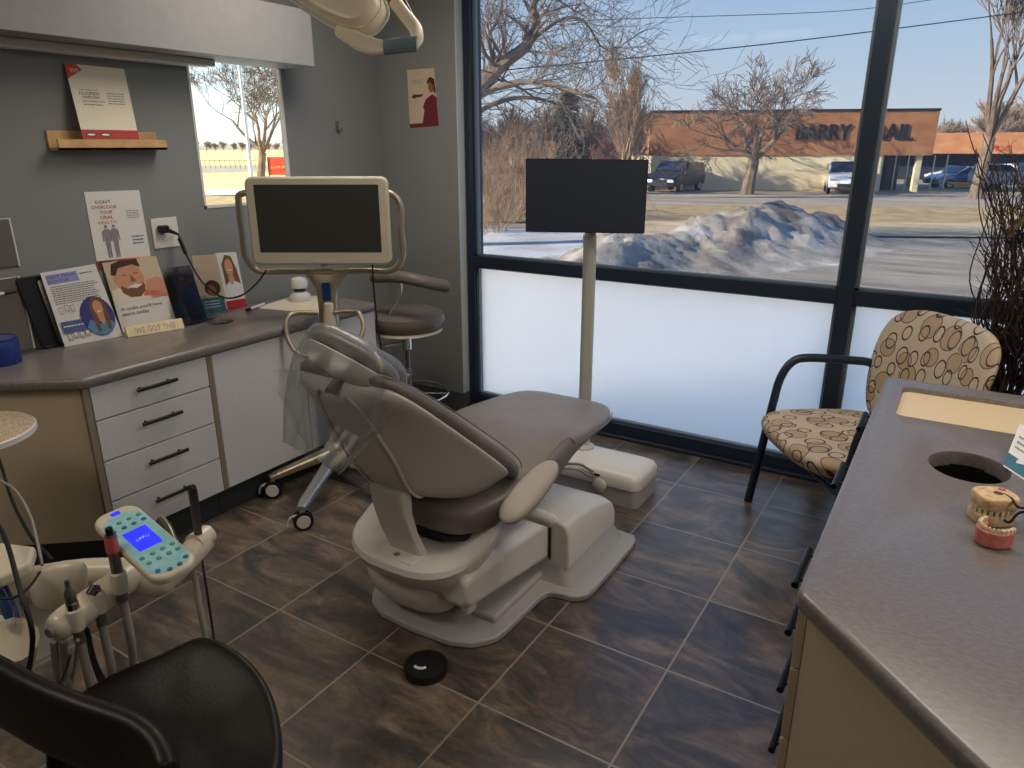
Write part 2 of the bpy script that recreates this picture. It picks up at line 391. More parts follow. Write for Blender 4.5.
class Card:
    """a printed sheet given by its four real corners (bottom-left, bottom-right, top-right, top-left)"""
    def __init__(s, name, corners, label, cat, m='paper', th=.0012, group=None):
        s.c = [V(p) for p in corners]
        s.n = (s.c[1] - s.c[0]).cross(s.c[3] - s.c[0]).normalized(); s.th = th; s.k = 0
        base = min(s.c, key=lambda p: p.z)
        s.root = thing(name, label, cat, ((s.c[0] + s.c[1]) / 2), group)
        MB().prism(s.c, -s.n * th).build('sheet', m, s.root, smooth=False)
        s.w = (s.c[1] - s.c[0]).length; s.h = (s.c[3] - s.c[0]).length
    def p(s, u, v, lift):
        a = s.c[0].lerp(s.c[1], u); b = s.c[3].lerp(s.c[2], u); return a.lerp(b, v) + s.n * lift
    def poly(s, name, pts, m, parent=None):
        s.k += 1; l = .0004 + .00018 * s.k
        return MB().prism([s.p(u, v, l) for u, v in pts], -s.n * .0003).build(name, m, parent or s.root, smooth=False)
    def rect(s, name, u0, v0, u1, v1, m, parent=None): return s.poly(name, [(u0, v0), (u1, v0), (u1, v1), (u0, v1)], m, parent)
    def disc(s, name, u, v, ru, m, rv=None, parent=None, a0=0, a1=360):
        rv = rv or ru * s.w / s.h; return s.poly(name, [(u + ru * math.cos(math.radians(a)), v + rv * math.sin(math.radians(a))) for a in [a0 + (a1 - a0) * k / 24 for k in range(24)]], m, parent)
    def text(s, name, t, u, v, hgt, m, parent=None, wid=None):
        vs, fs = text_mesh(t); x0 = min(p.x for p in vs); x1 = max(p.x for p in vs); y1 = max(p.y for p in vs); sc = hgt / max(y1, .5)
        sx = (wid / (x1 - x0)) if wid else sc * s.h / s.w
        s.k += 1; l = .0004 + .00018 * s.k
        return MB().add([s.p(u + (p.x - x0) * sx, v + p.y * sc, l) for p in vs], fs).build(name, m, parent or s.root, smooth=False)
    def lines(s, name, u0, v1, u1, n, dv, m, hgt=.35, parent=None):
        mb = MB(); s.k += 1; l = .0004 + .00018 * s.k
        for i in range(n):
            v = v1 - i * dv; e = u1 - rnd.random() * .12 * (u1 - u0); x = u0
            while x < e:
                w = min(e - x, (.02 + rnd.random() * .05)); mb.prism([s.p(a, b, l) for a, b in ((x, v - dv * hgt), (x + w, v - dv * hgt), (x + w, v), (x, v))], -s.n * .0002); x += w + .012
        return mb.build(name, m, parent or s.root, smooth=False)
def on_plane(u, v, p0, n):
    d = sight(u, v); return CP + d * ((V(p0) - CP).dot(n) / d.dot(n))
def leaning(bl, br, tr, tl, z, lean, xmin=-2.674):
    """corners of a sheet standing on height z and leaning back by `lean` degrees"""
    a, b = at(*bl, z=z), at(*br, z=z); e = (b - a).normalized(); hor = e.cross(V((0, 0, 1)))  # towards the reader
    if hor.dot(CP - a) < 0: hor = -hor
    while True:
        n = (hor * math.cos(math.radians(lean)) + V((0, 0, 1)) * math.sin(math.radians(lean))).normalized()
        c = [a, b, on_plane(*tr, a, n), on_plane(*tl, a, n)]
        if min(p.x for p in c) > xmin or lean < 1: return c
        lean -= .5
# ================================================================== ROOM
XL, YW, YF, ZC = -2.68, .36, .42, 2.72      # left wall face, wing wall face, window frame face, ceiling
XR, YB = 3.2, -5.0
CTZ = .85                                     # counter tops
struct(MB().box(XL - .3, XR, YB, .62, -.1, 0).build('floor', 'floor', smooth=False, org=(0, 0, 0)))
struct(MB().box(XL - .3, XR, YB, .62, ZC, ZC + .12).build('ceiling', 'ceiling', smooth=False))
# left wall with the small window opening
wy0, wy1 = -.985, -.41
wz0, wz1 = 1.375, 2.10
wl = MB()
XO = XL - .022
wl.box(XO, XL, YB, wy0, 0, ZC); wl.box(XO, XL, wy1, .62, 0, ZC); wl.box(XO, XL, wy0, wy1, 0, wz0); wl.box(XO, XL, wy0, wy1, wz1, ZC)
struct(wl.build('wall_left', 'wall', smooth=False))
struct(MB().box(XL, at(461, 300, y=YW).x, YW, .62, 0, ZC).build('wall_wing', 'wall', smooth=False))
WX0 = at(461, 300, y=YW).x
struct(MB().box(WX0, WX0 + .004, YW + .002, YF + .1, 0, ZC).build('trim_1', 'lit_reveal', smooth=False))
struct(MB().box(XR, XR + .12, YB, .62, 0, ZC).build('wall_right', 'wall', smooth=False))
struct(MB().box(XL - .3, XR + .12, YB - .12, YB, 0, ZC).build('wall_back', 'wall', smooth=False))
struct(MB().box(-2.6, WX0 + .006, YW - .008, YW, 0, .105).build('baseboard_wing', 'basebd', smooth=False, bevel=.003))
struct(MB().box(WX0, WX0 + .012, YW - .008, YF + .02, 0, .105).build('baseboard_reveal', 'basebd', smooth=False))
# small window: white jamb liner and pane
w1 = MB().box(XO, XL + .004, wy0, wy0 + .012, wz0, wz1).box(XO, XL + .004, wy1 - .012, wy1, wz0, wz1).box(XO, XL + .004, wy0, wy1, wz0, wz0 + .014).box(XO, XL + .004, wy0, wy1, wz1 - .012, wz1).build('window_1', 'white_pl', smooth=False)
struct(w1)
MB().box(XO + .006, XO + .010, wy0 + .012, wy1 - .012, wz0 + .014, wz1 - .012).build('pane', 'glass', w1, smooth=False)

# storefront window: frame bars with glass, z 0..ZC
Xf0, Xf1 = WX0 + .01, XR
zr0, zr1 = .945, 1.012
fr = MB()
fr.box(Xf0, Xf1, YF, YF + .11, 0, .088)                          # sill
fr.box(Xf0, Xf1, YF, YF + .11, zr0, zr1)                          # rail
fr.box(Xf0, Xf0 + .055, YF + .002, YF + .11, .088, zr0).box(Xf0, Xf0 + .055, YF + .002, YF + .11, zr1, ZC)
mull = [(.135, .205), (2.36, 2.43)]
for a, b in mull: fr.box(a, b, YF - .012, YF + .12, 0, ZC)
fr.box(Xf0 + .055, Xf1, YF, YF + .11, ZC - .06, ZC)
w2 = struct(fr.build('window_2', 'frame', smooth=False, bevel=.002))
# inner glazing beads, slightly lighter
bd = MB()
spans = [(Xf0 + .055, mull[0][0]), (mull[0][1], mull[1][0]), (mull[1][1], Xf1)]
for a, b in spans:
    for z0, z1 in ((.088, zr0), (zr1, ZC - .06)):
        bd.box(a, a + .016, YF + .03, YF + .06, z0, z1).box(b - .016, b, YF + .03, YF + .06, z0, z1)
        bd.box(a, b, YF + .03, YF + .06, z0, z0 + .012).box(a, b, YF + .03, YF + .06, z1 - .012, z1)
bd.build('glazing_bead', 'frame_light', w2, smooth=False)
for a, b in spans:
    MB().box(a + .002, b - .002, YF + .06, YF + .066, zr1 - .01, ZC - .05).build('pane', 'solar_glass', w2, smooth=False)
    MB().box(a + .002, b - .002, YF + .06, YF + .066, .08, zr0 + .01).build('frosted_pane', 'frost', w2, smooth=False)
struct(MB().box(Xf0, Xf1, YF - .03, YF, 0, .022).build('trim_2', 'frame', smooth=False, bevel=.004))

# valance box on the left wall with the light under it
tag(MB().box(XL + .001, -2.41, -3.6, -.415, 2.068, 2.33).build('wall_valance', 'valance', smooth=False, bevel=.002),
    'long light grey boxed valance mounted high on the left wall', 'valance')
t = thing('under_cabinet_light', 'slim switched-off strip light housing under the grey valance box', 'light', (XL + .06, -1.6, 2.04))
MB().box(XL + .012, XL + .11, -2.6, -.9, 2.036, 2.067).build('housing', 'cart_cream', t, bevel=.004)
MB().box(XL + .03, XL + .1, -2.55, -.95, 2.032, 2.036).build('lens', 'white_pl', t)

# ================================================================== LEFT CABINETS
XC = -2.128
# 45 degree end panel
p0 = V((XC, -2.012, 0)); dgn = V((-1, -1, 0)).normalized()
e0 = at(0, 548, z=.15)
dgn = (V((e0.x, e0.y, 0)) - p0); dgn = V((-.80, -.6, 0)).normalized() if dgn.x > -.05 else dgn.normalized()
p1 = p0 + dgn * 1.0
if p1.x < XL + .01: p1 = p0 + dgn * ((p0.x - XL - .01) / -dgn.x)
cab = thing('drawer_cabinet', 'four-drawer base cabinet with white fronts and beige angled side', 'cabinet', (XC - .25, -1.75, 0))
MB().prism([(XC - .02, -1.46, .15), (XL + .004, -1.46, .15), (XL + .004, p1.y, .15), (p1.x, p1.y, .15), (p0.x - .02, p0.y + .01, .15)], (0, 0, .655)).build('carcass', 'beige_lam', cab, smooth=False)
MB().box(XC - .02, XC - .001, -2.008, -1.984, .15, .803).build('face_frame', 'edge_taupe', cab, smooth=False)
MB().box(XC - .02, XC - .001, -1.468, -1.458, .15, .803).build('face_frame', 'edge_taupe', cab, smooth=False)
gaps = [.803, .6615, .4895, .3145, .148]
for i in range(4):
    z1, z0 = gaps[i] - .003, gaps[i + 1] + .003
    d = MB().box(XC - .018, XC, -1.98, -1.472, z0, z1).build('drawer', 'white_lam', cab, bevel=.0015, seg=2)
    zz = (.746, .601, .427, .253)[i]
    h = MB().tube([(XC + .03, -1.815, zz), (XC + .03, -1.638, zz)], .0078, 12)
    h.cyl((XC, -1.79, zz), (XC + .03, -1.79, zz), .004).cyl((XC, -1.665, zz), (XC + .03, -1.665, zz), .004)
    h.build('handle', 'black_metal', d)
MB().prism([(XC - .07, -1.46, 0), (XC - .12, -1.46, 0), (XC - .12, p0.y, 0), (p1.x - .03, p1.y + .02, 0), (p1.x, p1.y + .1, 0)][:2] + [(p1.x - .0, p1.y + .03, 0), (p1.x + .03, p1.y + .07, 0)] + [(XC - .07, -1.96, 0)], (0, 0, .149)).build('kick_plate', 'kick', cab, smooth=False)
def door_cab(y0, y1, label, nd=2):
    c = thing('door_cabinet', label, 'cabinet', (XC - .25, (y0 + y1) / 2, 0))
    cm = MB(); cm.box(XL + .004, XL + .02, y0, y1, .15, .803); cm.box(XL + .02, XC - .02, y0, y0 + .018, .15, .803); cm.box(XL + .02, XC - .02, y1 - .018, y1, .15, .803); cm.box(XL + .02, XC - .02, y0 + .018, y1 - .018, .15, .168); cm.box(XC - .1, XC - .021, y0 + .018, y1 - .018, .785, .803)
    cm.build('carcass', 'beige_lam', c, smooth=False)
    st = (y1 - y0) / nd
    MB().box(XC - .02, XC - .002, y0, y0 + .012, .15, .803).build('face_frame', 'edge_taupe', c, smooth=False)
    for k in range(nd): MB().box(XC - .018, XC, y0 + k * st + (.013 if k == 0 else .002), y0 + (k + 1) * st - .002, .152, .799).build('door', 'white_lam', c, bevel=.0015, seg=2)
    MB().box(XC - .12, XC - .07, y0, y1, 0, .149).build('kick_plate', 'kick', c, smooth=False)
door_cab(-1.456, -.385, 'two-door white base cabinet behind the dental chair headrest')
# counter: bull-nosed front, 45 degree end, one round hole cut as a collar
CX = XC + .022
ang = (p0 - p1).normalized(); nrm = V((-ang.y, ang.x, 0)); nrm = nrm if nrm.x > 0 else -nrm
q0 = p0 + nrm * .022; q1 = p1 + nrm * .022
def offset_poly(P, r):
    n = len(P); A = sum(P[i][0] * P[(i + 1) % n][1] - P[(i + 1) % n][0] * P[i][1] for i in range(n)); sg = 1 if A > 0 else -1; out = []
    for i in range(n):
        a, b, c = V((*P[i - 1], 0)), V((*P[i], 0)), V((*P[(i + 1) % n], 0)); d1, d2 = (b - a).normalized(), (c - b).normalized()
        n1, n2 = V((-d1.y, d1.x, 0)) * sg, V((-d2.y, d2.x, 0)) * sg; m = (n1 + n2).normalized(); k = r / max(.3, m.dot(n1)); out.append((b.x + m.x * k, b.y + m.y * k))
    return out
def counter_slab(name, outline, holes, label, z1=CTZ, th=.045, round_=.016):
    mb = MB()
    # soften the plan corners a little, then sweep a bullnose round the outline
    P = []
    n = len(outline)
    for i in range(n):
        a, b, c = V((*outline[i - 1], 0)), V((*outline[i], 0)), V((*outline[(i + 1) % n], 0))
        for k in range(5):
            t = k / 4; p = b + (a - b).normalized() * .02 * (1 - t) ** 2 + (c - b).normalized() * .02 * t ** 2; P.append((p.x, p.y))
    rings = []
    for k in range(9):
        a = PI * k / 8; ins = round_ * (1 - math.sin(a)); zz = z1 - th / 2 + math.cos(a) * th / 2 if False else (z1 - round_ + round_ * math.cos(a) if a <= PI / 2 else z1 - th + round_ + round_ * math.cos(a))
        rings.append([V((x, y, zz)) for x, y in offset_poly(P, ins)])
    mb.rings(rings, False, False)
    for h in holes: mb.rings([[V((x, y, z1)) for x, y in offset_poly(h, -.006)], [V((x, y, z1 - .002)) for x, y in offset_poly(h, -.002)], [V((x, y, z1 - .007)) for x, y in h], [V((x, y, z1 - th)) for x, y in h]], False, False)
    for top in (1, 0):
        bm = bmesh.new(); es = []
        for lp_ in [[(p.x, p.y) for p in rings[0 if top else -1]]] + [offset_poly(h, -.006) if top else h for h in holes]:
            vs = [bm.verts.new((x, y, z1 if top else z1 - th)) for x, y in lp_]; es += [bm.edges.new((vs[q], vs[(q + 1) % len(vs)])) for q in range(len(vs))]
        bmesh.ops.triangle_fill(bm, edges=es, use_beauty=True); bm.verts.index_update()
        mb.add([v.co[:] for v in bm.verts], [tuple(v.index for v in f.verts) for f in bm.faces]); bm.free()
    o = mb.build(name, 'counter')
    return tag(o, label, 'counter')
def circ(c, r, n=40, ry=None): return [(c[0] + r * math.cos(2 * PI * k / n), c[1] + (ry or r) * math.sin(2 * PI * k / n)) for k in range(n)]
hc = at(220, 321.5, z=CTZ)
hole1 = (hc.x, hc.y)
k1 = (q0.y + (-2.012 + .0)) / 2
cl = counter_slab('countertop', [(CX, -.385), (XL + .003, -.385), (XL + .003, q1.y), (q1.x, q1.y), (CX, q0.y + .01)], [circ(hole1, .062)],
                  'grey brown laminate countertop over the white cabinets along the left wall')
MB().lathe([(.062, 0), (.062, -.12), (.0, -.12)], (hole1[0], hole1[1], CTZ - .02), n=32, cap0=False).build('trash_chute', 'black_pl', cl)

# ================================================================== LEFT WALL: ledge, posters, plates
lf = -2.595
ly0, ly1 = at(67, 150, x=lf).y - .03, at(167, 145, x=lf).y
lz0 = at(167, 150, x=lf).z; lz1 = at(167, 140, x=lf).z
t = thing('picture_ledge', 'narrow pine picture ledge on the left wall', 'shelf', (XL, (ly0 + ly1) / 2, lz0))
MB().box(XL + .001, lf, ly0, ly1, lz0, lz0 + .012).build('shelf_board', 'wood', t, bevel=.001)
MB().box(lf - .012, lf, ly0, ly1, lz0, lz1).build('front_lip', 'wood', t, bevel=.001)
MB().box(XL + .001, XL + .012, ly0, ly1, lz0, lz1 + .035).build('back_board', 'wood', t, bevel=.001)
# flyer on the ledge
zb = lz1 + .001
bl, br = V((lf - .006, at(84, 138, x=lf).y, zb)), V((lf - .006, at(140, 139, x=lf).y, zb))
th_ = (at(64, 63, x=-2.668), at(124, 69, x=-2.668))
c = Card('ledge_flyer', [bl, br, th_[1], th_[0]], 'cream flyer with a red bottom band leaning on the pine picture ledge', 'flyer', 'paper_warm')
c.rect('bottom_band', 0, 0, 1, .13, 'red'); c.poly('corner_flag', [(0, .80), (.0, 1), (.19, 1), (.26, .93)], 'orange_red')
c.text('lettering', 'WE', .05, .885, .055, 'paper')
c.text('lettering', 'FLUORIDE', .12, .60, .038, 'ink', wid=.34); c.text('lettering', 'VARNISH', .15, .55, .038, 'ink', wid=.3)
c.lines('small_print', .12, .67, .45, 1, .03, 'ink_grey'); c.lines('small_print', .15, .52, .52, 2, .045, 'ink_grey'); c.lines('small_print', .58, .64, .9, 5, .035, 'ink_grey')
c.disc('mouth_picture', .15, .065, .1, 'maroon', rv=.03); c.disc('mouth_picture', .40, .065, .1, 'maroon', rv=.03)
c.disc('teeth', .15, .062, .07, 'paper', rv=.014); c.disc('teeth', .40, .062, .07, 'paper', rv=.014)
# poster
xp = XL + .003
c = Card('wall_poster', [at(97, 263, x=xp) - V((0, 0, .03)), at(151, 257, x=xp) - V((0, 0, .03)), at(139, 190, x=xp), at(84, 192, x=xp)],
         "white poster with two grey figures taped to the left wall beside the outlet", 'poster')
for i, (s, u, w, m) in enumerate((("DON'T", .16, .27, 'ink'), ('OVERLOOK', .07, .46, 'red'), ('YOUR', .2, .23, 'red'), ('ORAL', .19, .24, 'red'), ('HEALTH', .15, .32, 'orange'))):
    c.text('lettering', s, u, .845 - i * .066, .042, m, wid=w)
c.lines('small_print', .68, .74, .93, 4, .03, 'ink_grey'); c.lines('small_print', .7, .40, .95, 3, .045, 'teal')
for du, m in ((.26, 'ink_grey'), (.4, 'ink_grey')):
    c.disc('figure_head', du, .55, .028, m)
    c.poly('figure_body', [(du - .03, .52), (du + .03, .52), (du + .075, .49), (du + .085, .36), (du + .065, .36), (du + .05, .45), (du + .04, .33), (du + .035, .14), (du + .01, .14), (du, .3), (du - .01, .14), (du - .035, .14), (du - .04, .33), (du - .05, .45), (du - .065, .36), (du - .085, .36), (du - .075, .49)], m)
for k in range(8): c.rect('bottom_band', k / 8, 0, (k + 1) / 8, .11, ['maroon', 'maroon', 'red', 'red', 'orange_red', 'orange', 'yellow', 'yellow'][k])
# outlet with plug and adaptor cable
oy0, oy1 = at(150, 219, x=xp).y, at(176, 217, x=xp).y; oz1, oz0 = at(149, 219, x=xp).z, at(155, 249, x=xp).z
t = thing('wall_outlet', 'white double wall outlet with a black charger plugged in', 'outlet', (XL, (oy0 + oy1) / 2, oz0))
MB().box(XL, XL + .007, oy0, oy1, oz0, oz1).build('cover_plate', 'white_pl', t, bevel=.003)
oc = (oz0 + oz1) / 2
for dy in (-.023, .023):
    for dz in (-.022, .022):
        y = (oy0 + oy1) / 2 + dy
        rc = MB().prism([(XL + .007, y + a, oc + dz + b) for a, b in rrect(.033, .028, .008)], (.002, 0, 0)).build('receptacle', 'white_pl', t)
        MB().box(XL + .009, XL + .0095, y - .008, y - .006, oc + dz - .002, oc + dz + .006).box(XL + .009, XL + .0095, y + .006, y + .008, oc + dz - .002, oc + dz + .006).box(XL + .009, XL + .0095, y - .002, y + .002, oc + dz - .01, oc + dz - .006).build('slots', 'black_pl', rc, smooth=False)
pc = V((XL + .01, (oy0 + oy1) / 2 - .023, oc + .022))
t = thing('charger_cable', 'black charger cable looping from the wall outlet to the monitor cart', 'cable', pc)
MB().box(XL + .01, XL + .045, pc.y - .022, pc.y + .022, pc.z - .02, pc.z + .016).build('plug', 'black_pl', t, bevel=.006)
MB().cyl((XL + .04, pc.y + .02, pc.z - .01), (XL + .055, pc.y + .055, pc.z - .03), .011, .006).build('strain_relief', 'black_pl', t)
cable = [(XL + .055, pc.y + .055, pc.z - .03), at(182, 245, x=-2.6), at(190, 262, x=-2.58), at(203, 283, x=-2.5), at(222, 297, x=-2.35), at(240, 296, x=-2.15), at(256, 284, x=-1.98), at(266, 271, x=-1.86)]
MB().tube(smoothpath(cable, 8), .0042, 8).build('cord', 'rubber', t)
MB().cyl(at(179, 238, x=-2.61), at(186, 254, x=-2.59), .009).build('inline_box', 'black_pl', t)
# steel plates at far left
for (v0, v1, lab, u1) in ((218, 266, 'brushed metal wall plate above the glove tray, upper of two at left edge', 8), (276, 322, 'brushed metal dispenser plate low on the left wall above the counter', 17)):
    ya = at(u1, v0, x=xp).y; zt = at(u1, v0, x=xp).z; zb_ = at(u1 + 10, v1, x=xp).z if v0 < 250 else CTZ + .012
    o = thing('wall_plate', lab, 'wall plate', (XL, ya - .1, zb_))
    MB().box(XL, XL + (.008 if v0 < 250 else .014), ya - .3, ya, zb_, zt).build('plate', 'steel', o, bevel=.003)
    MB().box(XL, XL + (.0075 if v0 < 250 else .0135), ya, ya + .006, zb_, zt).build('edge_strip', 'white_pl', o)
    if v0 < 250: MB().ball((XL + .01, ya - .075, (zt + zb_) / 2 + .01), .008, 12).build('screw_cap', 'white_pl', o)
    else:
        MB().cyl((XL + .022, ya - .16, zt - .06), (XL + .022, ya - .07, zt - .058), .007).build('marker_barrel', 'white_pl', o)
        MB().cyl((XL + .022, ya - .07, zt - .058), (XL + .022, ya - .025, zt - .057), .008).build('marker_cap', 'black_pl', o)
# little clear wall hook
hp = at(337, 127, x=XL)
t = thing('wall_hook', 'small clear adhesive hook on the left wall near the corner', 'hook', hp)
MB().prism([hp + V((0.001, a, b)) for a, b in rrect(.03, .07, .012)], (.002, 0, 0)).build('backing', 'film', t)
MB().tube(smoothpath([hp + V((.004, 0, .02)), hp + V((.012, 0, -.01)), hp + V((.03, 0, -.025)), hp + V((.034, 0, -.005))], 5), .004, 8).build('hook_arm', 'chrome', t)
# poster on wing wall
yp = YW - .0006
c = Card('corner_poster', [at(410, 128, y=yp), at(439, 126, y=yp), at(434, 68, y=yp), at(407, 70, y=yp)], 'small poster of a woman in maroon on the narrow wall beside the big window', 'poster', 'photo_beige')
c.lines('small_print', .3, .92, .6, 1, .03, 'ink_grey'); c.rect('bottom_band', 0, 0, 1, .07, 'maroon')
c.lines('small_print', .15, .82, .6, 3, .03, 'ink_grey')
c.poly('dress', [(.45, .05), (1, .05), (1, .5), (.86, .56), (.62, .48), (.5, .34), (.55, .3)], 'maroon')
c.disc('face', .84, .68, .1, 'skin_d', rv=.09); c.poly('hair', [(.7, .72), (.72, .8), (.82, .86), (.97, .82), (1, .6), (.93, .56), (.92, .72), (.8, .77)], 'hair')
c.poly('arm', [(.12, .53), (.22, .5), (.3, .52), (.5, .53), (.55, .57), (.3, .57), (.2, .58)], 'maroon')

# ================================================================== LEFT COUNTER ITEMS
Z = CTZ + .0005
# leaning black document tray with grey insert
cs = leaning((42, 350), (64, 345), (45, 275), (14, 279), Z, 17)
t = thing('document_tray', 'black plastic tray with a grey insert leaning behind the doctor flyer', 'tray', (cs[0] + cs[1]) / 2)
e = (cs[1] - cs[0]).normalized(); upv = (cs[3] - cs[0]).normalized(); nn = e.cross((upv - e * upv.dot(e)).normalized()); upv = nn.cross(e)
wd, hg = .18, (cs[3] - cs[0]).dot(upv)
o0 = cs[0] + e * .0 + V((0, 0, .002))
sk = (cs[3] - cs[0]).dot(e)
def tp(a, b, c=0): return o0 + e * a + (cs[3] - cs[0]) * (b / (cs[3] - cs[0]).length) + nn * c
H_ = (cs[3] - cs[0]).length
MB().prism([tp(a + wd / 2, b + H_ / 2) for a, b in rrect(wd, H_, .02)], nn * .006).build('tray_back', 'black_pl', t)
MB().tube([tp(a + wd / 2, b + H_ / 2, .004) for a, b in rrect(wd - .01, H_ - .01, .02)] + [tp(wd / 2 + rrect(wd - .01, H_ - .01, .02)[0][0], H_ / 2 + rrect(wd - .01, H_ - .01, .02)[0][1], .004)], .006, 8).build('rim', 'rubber', t)
MB().prism([tp(.055 + a + wd / 2, b + H_ / 2 - .004, .015) for a, b in rrect(.14, H_ * .9, .015)], -nn * .006).build('insert', 'alu', t)
def tilt_card(name, bl, br, tr, tl, label, cat='flyer', m='paper', lean=17, dz=0, group=None, xmin=-2.672):
    return Card(name, leaning(bl, br, tr, tl, Z + .001, lean, xmin), label, cat, m, group=group)
c = tilt_card('doctor_flyer', (65, 347), (123, 336), (95, 264), (40, 273), "white 'MEET YOUR DOCTOR' flyer with a round portrait on the left counter", xmin=-2.648)
c.rect('title_band', .06, .83, .62, .955, 'lilac'); c.text('lettering', 'MEET YOUR', .08, .905, .035, 'navy', wid=.5); c.text('lettering', 'DOCTOR', .08, .845, .035, 'navy', wid=.36)
c.lines('small_print', .66, .92, .9, 1, .03, 'ink')
c.lines('body_text', .08, .80, .92, 9, .028, 'ink_grey', .45)
for i, (u, v) in enumerate(((.1, .42), (.2, .44), (.3, .43), (.1, .06), (.2, .08), (.3, .07), (.4, .08))):
    c.poly('tooth_drawing', [(u, v + .1), (u + .07, v + .1), (u + .07, v + .02), (u + .05, v), (u + .035, v + .05), (u + .02, v), (u, v + .02)][:7], 'ink_grey'); c.poly('tooth_fill', [(u + .008, v + .09), (u + .062, v + .09), (u + .062, v + .025), (u + .05, v + .012), (u + .035, v + .06), (u + .02, v + .012), (u + .008, v + .025)], 'paper')
c.rect('blue_band', .05, .17, .5, .33, 'steel_blue'); c.lines('band_text', .08, .27, .45, 1, .05, 'paper', .3)
c.disc('portrait', .7, .33, .29, 'navy', rv=.27); c.poly('portrait_shirt', [(.46, .2), (.55, .3), (.7, .22), (.86, .28), (.95, .2), (.86, .1), (.7, .065), (.55, .1)], 'shirt_b')
c.poly('portrait_hair', [(.62, .12), (.6, .45), (.68, .58), (.8, .59), (.88, .5), (.9, .3), (.86, .12), (.8, .14), (.82, .3), (.68, .3), (.68, .12)], 'hair_l'); c.disc('portrait_face', .75, .44, .085, 'skin', rv=.1); c.poly('portrait_neck', [(.69, .37), (.81, .37), (.8, .26), (.75, .2), (.7, .27)], 'skin')
c.poly('portrait_smile', [(.71, .4), (.79, .4), (.77, .375), (.73, .375)], 'paper')
c = tilt_card('smile_flyer', (123, 333), (177, 323), (156, 256), (102, 263), "flyer of a smiling bearded man reading 'A smile you'll love starts today'")
c.rect('photograph', 0, .42, 1, 1, 'photo_beige'); c.poly('shirt', [(0, .42), (.02, .6), (.3, .66), (.75, .42)], 'paper_warm')
c.poly('head', [(.1, .72), (.16, .92), (.42, .97), (.6, .9), (.66, .74), (.6, .58), (.42, .5), (.24, .54)], 'skin'); c.poly('hair', [(.08, .82), (.14, .97), (.3, 1), (.62, 1), (.64, .88), (.5, .93), (.24, .9), (.16, .8)], 'hair')
c.poly('beard', [(.2, .66), (.3, .6), (.45, .62), (.62, .66), (.64, .56), (.5, .47), (.32, .48), (.2, .56)], 'hair_l'); c.poly('smile', [(.3, .62), (.46, .655), (.6, .64), (.48, .595)], 'paper')
c.rect('eye', .26, .79, .36, .8, 'hair'); c.rect('eye', .47, .8, .57, .81, 'hair'); c.poly('nose', [(.42, .8), (.5, .7), (.4, .69)], 'skin_d')
c.poly('hand', [(.6, .56), (.68, .68), (.9, .72), (1, .66), (1, .44), (.7, .42)], 'skin'); c.poly('sleeve', [(.55, .48), (1, .42), (.9, .5), (.62, .56)], 'acrylic')
c.text('lettering', "A smile you'll love", .08, .31, .045, 'ink', wid=.75); c.text('lettering', 'starts today.', .08, .235, .045, 'ink', wid=.5)
# wooden block sign
a_, b_ = at(128, 338, z=Z), at(185, 328.5, z=Z); e = (b_ - a_).normalized(); hn = e.cross(V((0, 0, 1))); hn = hn if hn.dot(CP - a_) > 0 else -hn
t = thing('block_sign', "small pale wooden block sign reading 'WE GOT THIS' on the counter", 'sign', (a_ + b_) / 2)
MB().prism([a_, a_ - hn * .035, a_ - hn * .035 + V((0, 0, .045)), a_ - hn * .022 + V((0, 0, .048))], b_ - a_).build('block', 'block', t, bevel=.003)
nf = ((b_ - a_).cross((-hn * .022 + V((0, 0, .048))))).normalized(); 
vs, fs = text_mesh('WE GOT THIS'); x1 = max(p.x for p in vs); W_ = (b_ - a_).length
MB().add([a_ + e * (W_ * .15 + p.x / x1 * W_ * .7) + (-hn * .022 + V((0, 0, .048))) * (.25 + p.y * .7) + nf * .0006 for p in vs], fs).build('lettering', 'ink_grey', t, smooth=False)
# clear brochure holder and leaning brochures
c = tilt_card('photo_brochure', (192, 322), (207, 318), (190, 265), (167, 268), 'dark photo brochure of smiling people in a clear counter holder', 'brochure', 'photo_dark', 20)
c.disc('face', .4, .78, .13, 'skin'); c.disc('face', .75, .72, .13, 'skin_d'); c.poly('clothes', [(.1, .5), (.3, .64), (.8, .58), (.9, .3), (.3, .3)], 'steel_blue'); c.lines('lettering', .15, .3, .85, 4, .05, 'ink_grey')
cs = leaning((186, 326), (215, 319), (197, 268), (166, 272), Z, 24)
t = thing('brochure_holder', 'clear acrylic brochure holder standing beside the smile flyer', 'holder', (cs[0] + cs[1]) / 2)
nh = (cs[1] - cs[0]).cross(cs[3] - cs[0]).normalized()
MB().prism([cs[0] + nh * .02, cs[1] + nh * .02, cs[0].lerp(cs[3], .45).lerp(cs[1].lerp(cs[2], .45), 1) + nh * .02, cs[0].lerp(cs[3], .45) + nh * .02], -nh * .002).build('front_pocket', 'clear', t)
MB().prism([cs[0], cs[1], cs[1] + nh * .022, cs[0] + nh * .022], V((0, 0, .003))).build('base', 'clear', t)
MB().prism([cs[0] - nh * .001, cs[1] - nh * .001, cs[2] - nh * .001, cs[3] - nh * .001], -nh * .002).build('back_panel', 'clear', t)
c = tilt_card('tan_brochure', (201, 314), (228, 310), (216, 254), (190, 256), 'tan brochure with a portrait and teal base propped against the wall', 'brochure', 'photo_beige', 8)
c.disc('portrait_hair', .6, .42, .3, 'hair', rv=.14); c.disc('portrait_face', .55, .38, .16, 'skin_d', rv=.1); c.rect('teal_panel', .1, 0, .95, .26, 'teal'); c.lines('lettering', .2, .2, .8, 3, .05, 'paper', .3)
c = tilt_card('portrait_brochure', (227, 310), (247, 306), (236, 252), (215, 253), 'white brochure of a smiling woman with a red base propped against the wall', 'brochure', 'paper', 8)
